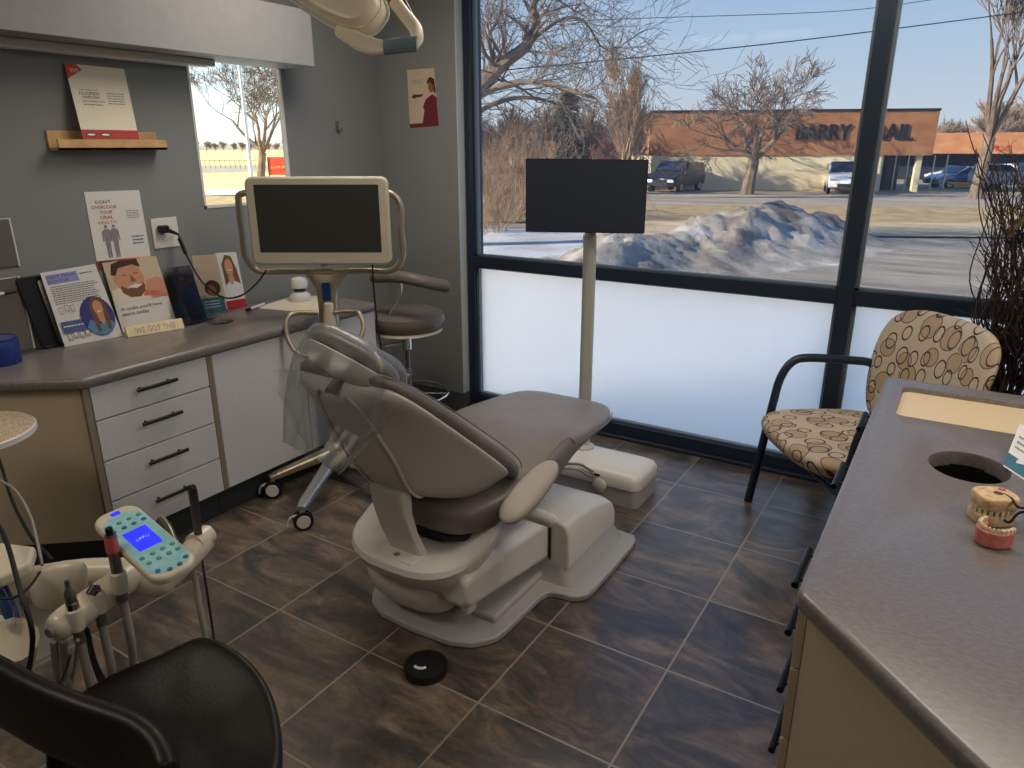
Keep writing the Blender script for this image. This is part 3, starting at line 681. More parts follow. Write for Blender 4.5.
c.poly('hair', [(.2, .35), (.18, .8), (.4, .96), (.68, .94), (.85, .7), (.95, .35), (.7, .4), (.35, .4)], 'hair_l'); c.disc('face', .5, .74, .19, 'skin', rv=.15); c.poly('shirt', [(.15, .18), (.2, .42), (.42, .5), (.62, .5), (.95, .42), (.98, .18)], 'paper'); c.poly('neck', [(.4, .62), (.6, .62), (.66, .5), (.5, .42), (.38, .5)], 'skin'); c.rect('red_base', .0, 0, 1, .15, 'red')
c.rect('smile', .42, .68, .58, .7, 'paper')
# blue tape roll
bc = at(8, 360, z=Z); bt = V((-2.5, -2.12, Z))
ctr = V((-2.585, at(-2, 362, z=Z).y, Z))
t = thing('tape_roll', 'glossy royal blue round canister at the left end of the counter', 'canister', ctr)
rr_ = .072
MB().lathe([(rr_ * .98, 0), (rr_, .003), (rr_, .092), (rr_ * .97, .096)], ctr, n=40).build('body', 'blue_pl', t)
MB().lathe([(rr_ * .99, .0945), (rr_ * .99, .103), (rr_ * .9, .106), (rr_ * .86, .103)], ctr, n=40).build('lid', 'blue_pl', t)
# marker pen and paper sheet, intraoral camera dock
a_, b_ = at(250, 309, z=Z + .012), at(264, 304, z=Z + .012)
t = thing('marker_pen', 'white capped marker pen lying by the brochures', 'pen', (a_ + b_) / 2 - V((0, 0, .012)))
MB().cyl(a_, b_, .008).build('barrel', 'white_pl', t); MB().cyl(a_ + (a_ - b_).normalized() * .03, a_, .0085).build('cap', 'black_pl', t)
s4 = [at(256, 308, z=Z), at(324, 314, z=Z), at(318, 296, z=Z), at(290, 297, z=Z)]
tag(MB().prism(s4, (0, 0, .0012)).build('paper_sheet', 'paper_warm', smooth=False), 'cream sheet lying flat on the counter behind the monitor', 'paper')
def dock():
    c0 = at(300, 295, x=-2.5); z0 = Z
    b0 = V((c0.x, c0.y, z0)); t = thing('scanner_cradle', 'white and blue rounded cradle device on the counter behind the monitor', 'device', b0)
    MB().lathe([(.055, 0), (.06, .01), (.055, .035), (.04, .05), (.02, .055)], b0, n=32).build('base', 'white_pl', t)
    MB().lathe([(.045, .0), (.05, .03), (.04, .05), (.018, .058)], b0 + V((0, 0, .075)), n=32).build('dome', 'white_pl', t)
    MB().cyl(b0 + V((0, 0, .05)), b0 + V((0, 0, .08)), .03).build('neck', 'blue_pl', t)
    MB().tube([b0 + V((.03 * math.cos(a / 6 * PI), .03 * math.sin(a / 6 * PI), .056)) for a in range(13)], .004, 8).build('ring', 'steel', t)
    MB().cyl(b0 + V((.02, .055, .1)), b0 + V((.03, .07, .18)), .009).build('probe', 'chrome', t)
dock()
# ================================================================== DENTAL CHAIR (long axis along y at x = AX)
AX = -.85
ch = thing('dental_chair', 'reclined taupe dental chair with light grey shell in the middle of the room', 'dental chair', (AX, -1.2, 0))
tb, nb = V((0, -.753, .658)), V((0, .658, .753)); B0 = V((AX, -1.38, .555)); XU = V((1, 0, 0))
def bp(x, s, n): return B0 + XU * x + tb * s + nb * n
# --- base plate
def plate_outline(g=0):
    P = [(-.26, -1.635), (-.06, -1.66), (.16, -1.66), (.27, -1.585), (.295, -1.5), (.30, -1.27), (.33, -1.215), (.40, -1.205), (.44, -1.17), (.455, -1.1), (.455, -.72), (.43, -.665), (.36, -.64)]
    L = [(-x, y) for x, y in P[2:]][::-1]
    P2 = P[2:]
    pts = P2 + L
    return pts
po = [V((AX + x, y, 0)) for x, y in plate_outline()]
MB().prism(smoothpath([p for p in po], 2, True), (0, 0, .028)).build('base_plate', 'plate_grey', ch, bevel=.012)
MB().prism([(AX + a * .245, -1.5 + b, .02) for a, b in ((-1, 0), (1, 0), (1, .5), (-1, .5))], (0, 0, .035)).build('plate_riser', 'plate_grey', ch, bevel=.012)
# flared skirt round the far housing, then the housing itself
def ringrect(x0, x1, y0, y1, z, r, n=5):
    cx, cy = (x0 + x1) / 2, (y0 + y1) / 2
    return [V((cx + a, cy + b, z)) for a, b in rrect(x1 - x0, y1 - y0, r, n)]
MB().rings([ringrect(AX - .40, AX + .40, -1.17, -.66, .02, .05), ringrect(AX - .36, AX + .36, -1.145, -.67, .07, .05), ringrect(AX - .352, AX + .352, -1.14, -.675, .10, .05)]).build('housing_skirt', 'plate_grey', ch)
hb = []
for z0, z1, y, ins in ((.09, .262, -1.135, 0), (.09, .20, -.685, 0)): pass
hs = MB()
nx = []
for k, (y, zt) in enumerate(((-1.135, .288), (-1.0, .284), (-.85, .262), (-.74, .228), (-.685, .19))):
    nx.append([V((AX + a, y, max(.08, b))) for a, b in [(-.35, .08), (-.35, zt - .05), (-.335, zt - .012), (-.30, zt), (.30, zt), (.335, zt - .012), (.35, zt - .05), (.35, .08)]])
hs.rings(nx).build('rear_housing', 'chair_base', ch, bevel=.012)
# --- lift arm, sloping down away from the head end
la = MB()
R_ = []
for y, z0, z1, hw in ((-1.69, .215, .322, .258), (-1.67, .195, .335, .264), (-1.4, .15, .330, .264), (-1.15, .105, .300, .262), (-1.12, .10, .296, .258)):
    lo_ = .15 if y < -1.45 else -hw
    R_.append([V((AX + a, y, z)) for a, z in [(lo_, z0 + .02), (lo_, z1 - .03), (lo_ + .02, z1), (hw - .03, z1), (hw, z1 - .03), (hw, z0 + .02), (hw - .02, z0), (lo_ + .02, z0)]])
la.rings(R_).build('lift_arm', 'chair_base', ch, bevel=.014)
MB().tube([(AX + .268, -1.14, .115), (AX + .268, -1.14, .285), (AX + .245, -1.15, .302), (AX + .0, -1.15, .303)], .0045, 8).build('seam', 'black_pl', ch)
MB().box(AX + .155, AX + .20, -1.60, -1.54, .10, .19).build('arm_bracket', 'chair_base', ch, bevel=.015)
# --- lower hull under the cradle
cy = -1.55
hull = [sup((AX - .05, cy + dy, z), XU, V((0, 1, 0)), hx, hy, 2.8, 28) for z, hx, hy, dy in ((.085, .12, .09, .02), (.095, .165, .12, .01), (.15, .19, .145, 0), (.215, .2, .155, -.0), (.24, .19, .15, .0))]
MB().rings(hull).build('lower_hull', 'chair_base', ch)
# --- cradle (the wide boat that carries seat and back)
crd = []
for z, hx, hy, dy in ((.215, .17, .13, .02), (.235, .215, .17, .01), (.285, .255, .215, .0), (.325, .268, .235, .0), (.345, .262, .228, .0), (.354, .24, .205, .0), (.356, .15, .13, .0)):
    crd.append([p + V((0, 0, (.11 * max(0, (p.y - cy + .08) / .22) ** 1.3 + .03 * (abs(p.x - AX) / .25) ** 4) if z > .25 else 0)) for p in sup((AX, cy + dy, z), XU, V((0, 1, 0)), hx, hy, 2.7, 32)])
MB().rings(crd).build('seat_cradle', 'chair_base', ch)
MB().prism([(AX - .09, -1.755, .351), (AX + .08, -1.755, .351), (AX + .08, -1.69, .355), (AX - .09, -1.69, .355)], (0, 0, .006)).build('pedal_panel', 'white_pl', ch, bevel=.002)
MB().lathe([(.012, 0), (.011, .0015)], (AX - .0, -1.73, .3585), n=20).build('emblem', 'grey_pl', ch)
# --- yoke column from cradle to back
yk = []
for (y, z, dpt, hw) in ((-1.665, .325, .026, .072), (-1.695, .39, .026, .070), (-1.725, .46, .026, .069), (-1.748, .54, .028, .069), (-1.755, .62, .035, .07)):
    yk.append(sup((AX + .01, y, z), XU, V((0, 1, -.25)).normalized(), hw, dpt, 5, 20))
MB().rings(yk).build('yoke', 'chair_shell', ch)
# --- back shell
sh = []
prof = [(.035, .232, .135, .062), (.06, .258, .172, .07), (.11, .276, .195, .075), (.18, .28, .198, .080), (.27, .276, .186, .086), (.36, .266, .165, .092), (.46, .255, .135, .094), (.56, .242, .108, .09), (.64, .226, .08, .08), (.70, .20, .06, .07), (.74, .15, .045, .05)]
def shx(hw, x, s):   # the lower edge of the shell climbs towards the spine
    w = max(0, 1 - max(0, abs(x) - .085) / .075); return s + .17 * (w * w * (3 - 2 * w)) * max(0, 1 - (s - .035) / .6)
for s, hw, d, sp in prof:
    ring = []
    for x, n in ((-hw, .012), (-hw - .004, 0), (-hw * .93, -.02), (-hw * .76, -d * .40 - .008), (-hw * .58, -d * .72), (-sp * 1.15, -d * .97), (-sp * .6, -d), (0, -d - .004), (sp * .6, -d), (sp * 1.15, -d * .97), (hw * .58, -d * .72), (hw * .76, -d * .40 - .008), (hw * .93, -.02), (hw + .004, 0), (hw, .012)):
        ring.append(bp(x, shx(hw, x, s), n))
    for x in (.66, .33, 0, -.33, -.66): ring.append(bp(x * hw, shx(hw, x * hw, s), .012))
    sh.append(ring)
MB().rings(sh).build('back_shell', 'chair_shell', ch, sub=1)
for sx in (-1, 1):
    MB().tube(smoothpath([bp(sx * sp * 1.12, shx(hw, sp * 1.1, s), -d * .965) for s, hw, d, sp in prof[1:]], 4), .0055, 8).build('spine_ridge', 'chair_shell', ch)
# --- back cushion
cu = []
for s, hw, t0, t1 in ((-.035, .225, .0, .05), (-.02, .258, -.012, .066), (.06, .283, -.014, .074), (.2, .288, -.012, .074), (.36, .272, -.01, .07), (.5, .256, -.008, .066), (.62, .238, -.006, .06), (.70, .205, -.004, .055), (.75, .155, 0, .046), (.765, .10, .01, .034)):
    m_ = (t0 + t1) / 2; cu.append(sup(bp(0, s, m_), XU, nb, hw, (t1 - t0) / 2, 3.2, 28))
MB().rings(cu).build('back_cushion', 'vinyl', ch, sub=1)
MB().tube(smoothpath([bp(hw - .006, s, t1 - .014) for s, hw, t1 in ((-.02, .258, .066), (.06, .283, .074), (.2, .288, .074), (.36, .272, .07), (.5, .256, .066), (.62, .238, .06), (.70, .205, .055), (.745, .155, .046))], 4), .0022, 6).build('seam', 'vinyl', ch)
# --- seat and leg rest
se = []
segs = [  # y, z mid, half width, half thickness
    (-.47, .532, .13, .014), (-.485, .534, .2, .024), (-.54, .537, .25, .030), (-.66, .540, .285, .033), (-.82, .550, .295, .036), (-.96, .552, .297, .054),
    (-1.05, .538, .296, .074), (-1.15, .508, .296, .088), (-1.28, .488, .296, .086), (-1.42, .48, .288, .07), (-1.53, .468, .25, .066), (-1.60, .462, .20, .058), (-1.635, .462, .14, .042)]
for i, (y, z, hw, ht) in enumerate(segs):
    a = segs[max(i - 1, 0)]; b = segs[min(i + 1, len(segs) - 1)]; tg = V((0, b[0] - a[0], b[1] - a[1])).normalized(); w = V((0, -tg.z, tg.y)); w = w if w.z > 0 else -w
    se.append(sup((AX, y, z), XU, w, hw, ht, 4.2, 28))
MB().rings(se).build('seat_cushion', 'vinyl', ch, sub=1)
se2 = [[V((p.x, p.y, p.z)) for p in sup((AX, y, z - ht * .55), XU, V((0, 0, 1)), hw + .003, .016, 3, 24)] for y, z, hw, ht in segs[5:11]]
for sx in (-1, 1):
    # side bolster panel seam (curved) and welt along the leg rest edge
    MB().tube(smoothpath([(AX + sx * .300, -1.36, .50), (AX + sx * .292, -1.27, .550), (AX + sx * .282, -1.15, .588), (AX + sx * .284, -1.04, .602), (AX + sx * .296, -.99, .565)], 6), .0028, 6).build('bolster_seam', 'vinyl', ch)
    MB().tube(smoothpath([(AX + sx * (hw + .001), y, z + .002) for y, z, hw, ht in segs[2:6]], 5), .0026, 6).build('welt', 'vinyl', ch)
MB().rings([sup((AX, y, z), XU, V((0, 0, 1)), hw, ht, 3, 24) for y, z, hw, ht in ((-1.62, .40, .13, .02), (-1.57, .395, .18, .03), (-1.4, .395, .21, .04), (-1.2, .42, .2, .04), (-1.0, .47, .18, .04), (-.8, .51, .16, .03), (-.75, .52, .13, .015))]).build('seat_pan', 'black_pl', ch)
# --- armrests
for sx in (-1, 1):
    x = AX + sx * .372
    a0, a1 = V((x, -1.645, .548)), V((x, -1.30, .622)); ax = (a1 - a0).normalized(); up = V((sx * .35, -ax.z * .9, .9)).normalized(); up = (up - ax * up.dot(ax)).normalized(); wd = ax.cross(up)
    rg = []
    for k in range(13):
        q = k / 12; e = math.sin(PI * min(1, max(0.0, q))) ** .30 if 0 < q < 1 else .2
        rg.append(sup(a0.lerp(a1, q), wd, up, .052 * e * (1.05 - .15 * q), .03 * e, 2.5, 18))
    MB().rings(rg).build('armrest', 'arm_pad', ch, sub=1)
    MB().tube([(AX + sx * .27, -1.47, .50), (x + sx * .0, -1.47, .50), (x + sx * .075, -1.455, .485), (x + sx * .085, -1.45, .482)], [.024, .026, .024, .014], 18).build('arm_pivot', 'grey_pl' if 0 else 'chair_shell', ch)
# --- headrest
HC = V((AX + .005, -1.89, 1.062)); ha = V((.31, .03, -.10)).normalized(); hn = V((-.05, .58, .80)); hn = (hn - ha * hn.dot(ha)).normalized(); hq = ha.cross(hn)
def hring(t0, t1, L_, W_, cen=0, e=2.4):
    return sup(HC + hn * (t0 + t1) / 2 + ha * cen, ha, hq, L_, W_, e, 30)
hr = MB().rings([hring(t, t, L_, W_) for t, L_, W_ in ((-.046, .05, .025), (-.041, .085, .05), (-.030, .120, .075), (-.014, .145, .09), (.004, .152, .096), (.012, .153, .097), (.016, .148, .093))]); hs_ = hr.build('headrest_shell', 'chair_shell', ch)
MB().rings([hring(t, t, L_, W_) for t, L_, W_ in ((.016, .135, .082), (.022, .146, .092), (.036, .150, .095), (.052, .142, .09), (.064, .12, .075), (.069, .08, .05))]).build('headrest_cushion', 'vinyl', ch, sub=1)
MB().tube(smoothpath([bp(0, .66, .0), bp(0, .72, -.01), HC - hn * .09 + hq * .02, HC - hn * .03], 5), [.04] * 16, 14, flat=.4).build('headrest_bar', 'vinyl', ch)
MB().rings([sup(bp(-.04, s, n), XU, nb, w_, .035, 2.5, 18) for s, n, w_ in ((.58, .02, .06), (.64, .045, .12), (.70, .06, .13), (.76, .06, .10), (.79, .05, .04))]).build('neck_pad', 'vinyl', ch, sub=1)
# plastic film over the headrest, loose and wrinkled
def film_bag():  # open-ended sleeve with folds
    mb = MB(); n = 40; R = []
    lv = [(.088, .09, .06, 0), (.082, .135, .09, 0), (.06, .165, .112, 0), (.025, .172, .12, 0), (-.02, .175, .125, .0), (-.07, .17, .125, .0), (-.13, .145, .105, .0), (-.18, .12, .085, .0), (-.215, .10, .07, .0)]
    r = random.Random(3)
    for j, (t, L_, W_, sh_) in enumerate(lv):
        ring = []
        for k in range(n):
            a = 2 * PI * k / n; f = 1 + (.05 if j > 1 else .02) * math.sin(5 * a + j) + (.045 * r.uniform(-1, 1)) + (.06 * math.sin(9 * a + j * .7) if j > 3 else 0)
            p = HC + hn * t + ha * (L_ * f * math.cos(a) + sh_) + hq * (W_ * f * math.sin(a)) + V((0, 0, .008 * r.uniform(-1, 1)))
            if j > 4: p = p + V((0, 0, -.02 * (j - 4)))
            ring.append(p)
        R.append(ring)
    mb.rings(R, cap0=True, cap1=False); return mb
fb = film_bag().build('protective_film', 'film', None, sub=1, org=HC)
tag(fb, 'clear wrinkled plastic bag draped over the dental chair headrest', 'plastic cover')
# loose tail of the bag
a, b, c_ = atd(318, 372, 2.2), atd(268, 368, 2.25), atd(312, 450, 2.15)
g = []
for i in range(7):
    row = []
    for j in range(7):
        u, v = i / 6, j / 6
        p = a.lerp(b, u).lerp(c_.lerp(atd(300, 440, 2.2), u), v)
        row.append(p + V((rnd.uniform(-.008, .008), rnd.uniform(-.012, .012), rnd.uniform(-.006, .006))))
    g.append(row)
MB().rings(g, False, False, close=False).build('film_tail', 'film', fb, sub=1)
# foot control disc
dc = (at(405, 672, z=0.012) + at(447, 672, z=0.012)) / 2; dc = V((dc.x - .012, dc.y + .015, 0)); r_ = .073
t = thing('foot_control', 'round black wireless foot control disc on the floor beside the dental chair', 'foot control', dc)
MB().lathe([(r_ * .97, 0), (r_, .004), (r_, .022), (r_ * .96, .03), (r_ * .6, .034), (.001, .035)], dc, n=48).build('body', 'rubber', t)
fd = (dc - V((CP.x, CP.y, 0))); fd.z = 0; fd.normalize(); sd = V((fd.y, -fd.x, 0))
MB().tube([dc + V((0, 0, .0335)) - sd * .012 - fd * .0 + sd * (.03 * math.cos(a_)) + fd * (.03 * math.sin(a_)) for a_ in [math.radians(205 + 90 * k / 10) for k in range(11)]], .0075, 8, flat=.25).build('curved_symbol', 'white_pl', t)

# ================================================================== FLOOR BOX, POLE SCREEN
bx0, bx1, by0, by1 = -1.03, -.515, -.385, -.10
t = thing('floor_box', 'low white utility box on the floor beyond the dental chair', 'utility box', ((bx0 + bx1) / 2, (by0 + by1) / 2, 0))
MB().rings([ringrect(bx0 + .006, bx1 - .006, by0 + .006, by1 - .006, z, .035) for z in (0, .088)]).build('lower_body', 'plate_grey', t)
MB().rings([ringrect(bx0 + i, bx1 - i, by0 + i, by1 - i, z, .045) for z, i in ((.092, .001), (.135, 0), (.158, .012), (.172, .035), (.178, .075))]).build('lid', 'chair_base', t)
MB().rings([ringrect(bx0 + .008, bx1 - .008, by0 + .008, by1 - .008, z, .04) for z in (.088, .092)]).build('seam', 'black_pl', t)
hx = at(600, 470, y=by0 + .001)
MB().lathe([(.036, 0), (.036, .008), (.03, .012)], (hx.x, by0 + .002, .085), axis=(0, -1, 0), n=28).build('hose_port', 'chair_base', t)
MB().box(hx.x - .03, hx.x - .0, by0 - .003, by0 + .01, .132, .142).build('latch', 'black_pl', t, bevel=.002)
hp_ = [(hx.x - .025, by0 - .006, .12), (hx.x - .05, by0 - .05, .15), (hx.x - .07, by0 - .12, .2), (hx.x - .1, -.66, .262), (hx.x - .22, -.70, .28), (hx.x - .34, -.76, .294)]
for k, (dz, m_) in enumerate(((0, 'alu'), (-.014, 'black_pl'), (.012, 'hose'))):
    tag(MB().tube(smoothpath([(x, y + .02 * k, z + .004 + dz * .6 * (1 - abs(i - 2.5) / 4)) for i, (x, y, z) in enumerate(hp_)], 8), .007 if k != 1 else .005, 10).build('connecting_hose', m_),
        ('silver grey', 'thin black', 'pale grey')[k] + ' hose running from the floor box onto the dental chair base', 'hose')
pt = thing('screen_post', 'black flat screen facing the chair on a tall grey post beside the window', 'monitor', (-.918, -.19, 0))
px, py = -.904, -.19
MB().tube([(px, py, .172), (px, py, 1.20), (px + .0, py - .008, 1.27)], .032, 20).build('post', 'pole', pt)
MB().lathe([(.055, .170), (.055, .186), (.034, .198)], (px, py, 0), n=28).build('post_foot', 'pole', pt)
pL, pR = CP + (V((-1.209, -.28, 1.447)) - CP) * .952, CP + (V((-.707, 0, 1.440)) - CP) * .952; mid = (pL + pR) / 2 ; dH = (pR - pL).normalized(); nS = V((dH.y, -dH.x, 0)); hw_, hh_ = (pR - pL).length / 2, .1625
sc_ = [pL.lerp(pR, .5) + dH * a + V((0, 0, b)) for a, b in rrect(2 * hw_, 2 * hh_, .006, 3)]
MB().prism([p - nS * .0 for p in sc_], -nS * .034).build('screen_case', 'black_pl', pt)
sc2 = [mid + dH * a + V((0, 0, b)) + nS * .0008 for a, b in rrect(2 * hw_ - .008, 2 * hh_ - .008, .004, 3)]
MB().prism(sc2, -nS * .001).build('screen', 'tv_black', pt, smooth=False)
MB().prism([mid + dH * a + V((0, 0, b)) - nS * .034 for a, b in rrect(.12, .12, .01)], -nS * .03).build('mount', 'black_pl', pt)
MB().cyl((px, py, 1.2), (px, py, 1.40), .028).build('post_head', 'pole', pt)

# ================================================================== MONITOR CART
cb = at(341, 455, z=.12); cx_, cy_ = cb.x, cb.y
ct = thing('scanner_cart', 'champagne metal scanner cart with a big beige monitor and looped handles behind the headrest', 'cart', (cx_, cy_, 0))
Rr = V((.85, .527, 0)).normalized(); Fr = V((.527, -.85, 0)).normalized(); UP = V((0, 0, 1))     # right and towards the room
def cp(a, f, z): return V((cx_, cy_, 0)) + Rr * a + Fr * f + UP * z
ca1 = at(273, 488, z=.05); ca2 = at(303, 519, z=.05)
def ang_of(p): q = p - V((cx_, cy_, 0)); return math.atan2(q.y, q.x), math.hypot(q.x, q.y)
angs = [ang_of(ca1), ang_of(ca2)]; r5 = .41
lst = [ca1, ca2]
base_a = angs[1][0]
for qx, qy in ((.40, -.12), (.34, .28), (.0, .42)): lst.append(V((cx_ + qx, cy_ + qy, .05)))
for i, p in enumerate(lst):
    q = V((p.x, p.y, .0)); c0 = V((cx_, cy_, 0)); d_ = (q - c0).normalized(); s_ = V((-d_.y, d_.x, 0)); L_ = (q - c0).length
    lg = MB().rings([sup(c0 + d_ * a + UP * z, s_, UP, w_, h_, 4, 14) for a, z, w_, h_ in ((.03, .155, .035, .03), (L_ * .5, .135, .03, .022), (L_ - .03, .115, .026, .016), (L_ + .012, .108, .02, .012))]).build('leg', 'alu' if i != 0 else 'gold_metal', ct)
    w0 = q + UP * .045; s2 = (s_ * .6 + d_ * .8).normalized() if i < 2 else s_; ax_ = s2 if s2.dot(CP - q) > 0 else -s2
    ax_ = (ax_ * .5 + (V((CP.x, CP.y, 0)) - q).normalized() * .8).normalized() if i < 2 else ax_
    for o_ in (-.014, .014):
        MB().lathe([(.030, -.008), (.045, -.007), (.0455, 0), (.045, .007), (.030, .008)], w0 + ax_ * o_, axis=ax_, n=28).build('caster_wheel', 'rubber', lg)
        MB().lathe([(.032, .0), (.031, .004)], w0 + ax_ * (o_ + (.007 if o_ > 0 else -.011)), axis=ax_, n=24).build('wheel_disc', 'white_pl', lg)
    MB().cyl(q + UP * .05, q + UP * .11, .012).build('caster_stem', 'white_pl', lg)
    tg_ = ax_.cross(UP)
    MB().tube(smoothpath([w0 + UP * .03 + tg_ * .01, w0 + tg_ * .055 + UP * .02, w0 + tg_ * .07 - UP * .02], 4), .009, 8, flat=.6).build('brake_lever', 'white_pl', lg)
MB().lathe([(.075, .115), (.085, .13), (.08, .18), (.055, .21)], (cx_, cy_, 0), n=32).build('hub', 'gold_metal', ct)
MB().rings([sup(cp(0, 0, z), Rr, Fr, w_, d_, 4, 16) for z, w_, d_ in ((.19, .045, .035), (.6, .045, .035), (.95, .047, .035), (1.01, .052, .03), (1.05, .075, .022), (1.078, .10, .014))]).build('column', 'gold_metal', ct)
MB().prism([cp(a + .004, .036, 1.0 + b) for a, b in rrect(.04, .09, .008)], Fr * .002).build('blue_panel', 'navy_pl', ct)
MB().rings([sup(cp(.012, .05, z), Rr, Fr, w_, d_, 2.6, 18) for z, w_, d_ in ((.74, .02, .014), (.76, .03, .02), (.86, .03, .02), (.945, .022, .014), (.95, .012, .008))]).build('scanner_wand', 'cream_pl', ct)
# big looped frame behind the monitor
mz = (at(322, 222, y=cy_)).z
mc = cp(-.012, 0, 0)
fw, fz0, fz1 = .385, 1.09, 1.47
lp = [(-.24, fz1 - .005), (-fw + .02, fz1 - .01), (-fw - .0, fz1 - .06), (-fw + .0, 1.25), (-fw + .005, fz0 + .07), (-fw + .06, fz0 + .003), (-.2, fz0), (0, fz0), (.2, fz0 + .004), (fw - .06, fz0 + .004), (fw - .0, fz0 + .07), (fw, 1.3), (fw, fz1 - .06), (fw - .05, fz1 - .005), (.24, fz1)]
MB().tube(smoothpath([cp(a - .012, -.03, z) for a, z in lp], 6), .0155, 14).build('loop_handle', 'gold_metal', ct)
MB().rings([sup(cp(-.0, -.02, z), Rr, Fr, w_, d_, 4, 16) for z, w_, d_ in ((1.05, .06, .02), (1.085, .11, .016), (1.10, .12, .012))]).build('loop_joint', 'gold_metal', ct)
lo = [(-.04, .03, .90), (-.14, .05, .905), (-.175, .08, .885), (-.175, .11, .80), (-.12, .13, .72), (.0, .135, .72), (.12, .12, .73), (.185, .08, .82), (.17, .05, .895), (.13, .03, .91), (.04, .03, .905)]
MB().tube(smoothpath([cp(a, f + .03, z) for a, f, z in lo], 6), .012, 12).build('lower_handle', 'gold_metal', ct)
# monitor
ml = atd(321.0, 222, 1)  # direction only
dist = (cp(0, .05, 0) - CP).dot(sight(512, 384).normalized())
mcen = atd(319, 221.5, (V((cx_, cy_, 1.35)) + Fr * .06 - CP).dot(-(CR @ V((0, 0, 1)))))
sl_ = 3.05
Rm = Rr; nm = Fr; Wm = .66; Hm = .405
mcen = V((cx_, cy_, 0)) + Fr * .07 + Rr * ((mcen - V((cx_, cy_, 0))).dot(Rr)) + UP * mcen.z
MB().prism([mcen + Rm * a + UP * b for a, b in rrect(Wm, Hm, .035)], -nm * .045).build('monitor_case', 'cart_cream', ct, bevel=.01)
MB().prism([mcen + Rm * (a) + UP * (b + .012) + nm * .0006 for a, b in rrect(Wm - .085, Hm - .095, .002, 1)], -nm * .001).build('monitor_screen', 'screen', ct, smooth=False)
vs, fs = text_mesh('iTero element'); x1 = max(p.x for p in vs)
MB().add([mcen + Rm * ((p.x / x1 - .5) * .10 + .01) + UP * (-Hm / 2 + .016 + p.y * .018) + nm * .0012 for p in vs], fs).build('lettering', 'white_pl', ct, smooth=False)
MB().tube([mcen - nm * .045 + UP * -.05, cp(-.0, -.01, mcen.z - .05), cp(0, 0, 1.12)], .022, 12).build('monitor_mount', 'gold_metal', ct)
cc = mcen + Rm * .235 - UP * Hm * .5
MB().tube(smoothpath([cc - nm * .02, cc - UP * .15 - nm * .02, cc - UP * .4 + Rm * .015 - nm * .02, cc - UP * .62 + Rm * .06 - nm * .02], 6), .0045, 8).build('hanging_cord', 'rubber', ct)

# ================================================================== ASSISTANT STOOL by the corner
sx_, sy_ = -2.12, -.13
sp_ = V((sx_, sy_, 0))
st = thing('assistant_stool', 'taupe round assistant stool with foot ring and curved body rest in the corner', 'stool', sp_)
MB().lathe([(.05, .635), (.17, .64), (.21, .66), (.23, .70), (.224, .735), (.19, .755), (.11, .765), (.001, .767)], sp_, n=48).build('seat', 'vinyl_stool', st)
MB().lathe([(.2, .632), (.215, .636), (.21, .65)], sp_, n=48).build('seat_pan', 'cream_pl', st)
MB().lathe([(.026, .10), (.026, .40), (.0265, .402)], sp_, n=24).build('lower_column', 'chrome', st)
MB().lathe([(.014, .40), (.014, .54)], sp_, n=20).build('gas_piston', 'steel', st)
MB().lathe([(.028, .52), (.028, .63)], sp_, n=24).build('upper_column', 'chrome', st)
MB().tube([sp_ + V((.235 * math.cos(a * PI / 24), .235 * math.sin(a * PI / 24), .24)) for a in range(49)], .0085, 10).build('foot_ring', 'chrome', st)
for k in range(3):
    a = 2 * PI * k / 3 + .5; MB().cyl(sp_ + UP * .24, sp_ + V((.235 * math.cos(a), .235 * math.sin(a), .24)), .006).build('ring_spoke', 'chrome', st)
for k in range(5):
    a = 2 * PI * k / 5 + .3; d_ = V((math.cos(a), math.sin(a), 0))
    lg = MB().tube([sp_ + UP * .11, sp_ + d_ * .27 + UP * .075], [.024, .015], 12).build('leg', 'alu', st)
    MB().lathe([(.02, -.016), (.0275, -.013), (.0275, .013), (.02, .016)], sp_ + d_ * .27 + UP * .0275, axis=V((-d_.y, d_.x, 0)), n=20).build('caster', 'rubber', lg)
arc = [at(372, 277, y=-.30), at(400, 277, y=-.32), at(425, 282, y=-.26), at(448, 287, y=-.12)]
MB().tube(smoothpath(arc, 8), [.02] + [.036] * 23 + [.022], 16, flat=.85).build('body_rest', 'vinyl_stool', st)
MB().tube(smoothpath([sp_ + UP * .56, sp_ + V((-.12, -.15, .57)), at(398, 300, y=-.30), at(400, 279, y=-.315)], 6), .011, 10).build('rest_arm', 'chrome', st)
# ================================================================== GUEST CHAIR
fA = V((-.80, -.60, 0)).normalized(); rA = V((.60, -.80, 0)).normalized(); bA = -fA; UPV = V((0, 0, 1))
ftL = V((-.087, .003, 0))
GH = .345
gc0 = ftL + rA * GH + bA * .32      # seat centre on the floor
gt = thing('guest_chair', 'guest armchair with beige ring-patterned upholstery and dark metal arms by the window', 'chair', (gc0.x, gc0.y, 0))
def gp(r, b, z): return gc0 + rA * r + bA * b + UPV * z
def uvgrid(o, fu):
    me = o.data; uv = me.uv_layers.new(name='UVMap')
    for l in me.loops:
        uv.data[l.index].uv = fu(me.vertices[l.vertex_index].co + gt.location)
# seat: rounded front, thick at the front edge
rs = []
for z, hw, hb in ((.385, .24, .22), (.392, .29, .27), (.415, .33, .305), (.45, .347, .322), (.475, .345, .32), (.492, .315, .29), (.497, .2, .18)):
    rs.append([gp(p.x, -.07 + p.y, z + (.012 if p.y < 0 else 0) * abs(p.y) / .3) for p in sup((0, 0, 0), V((1, 0, 0)), V((0, 1, 0)), hw, hb, 3.0, 36)])
o = MB().rings(rs).build('seat', 'rings', gt, sub=1); uvgrid(o, lambda p: ((p - gc0).dot(rA) + .3, (p - gc0).dot(bA) + (p.z * .9)))
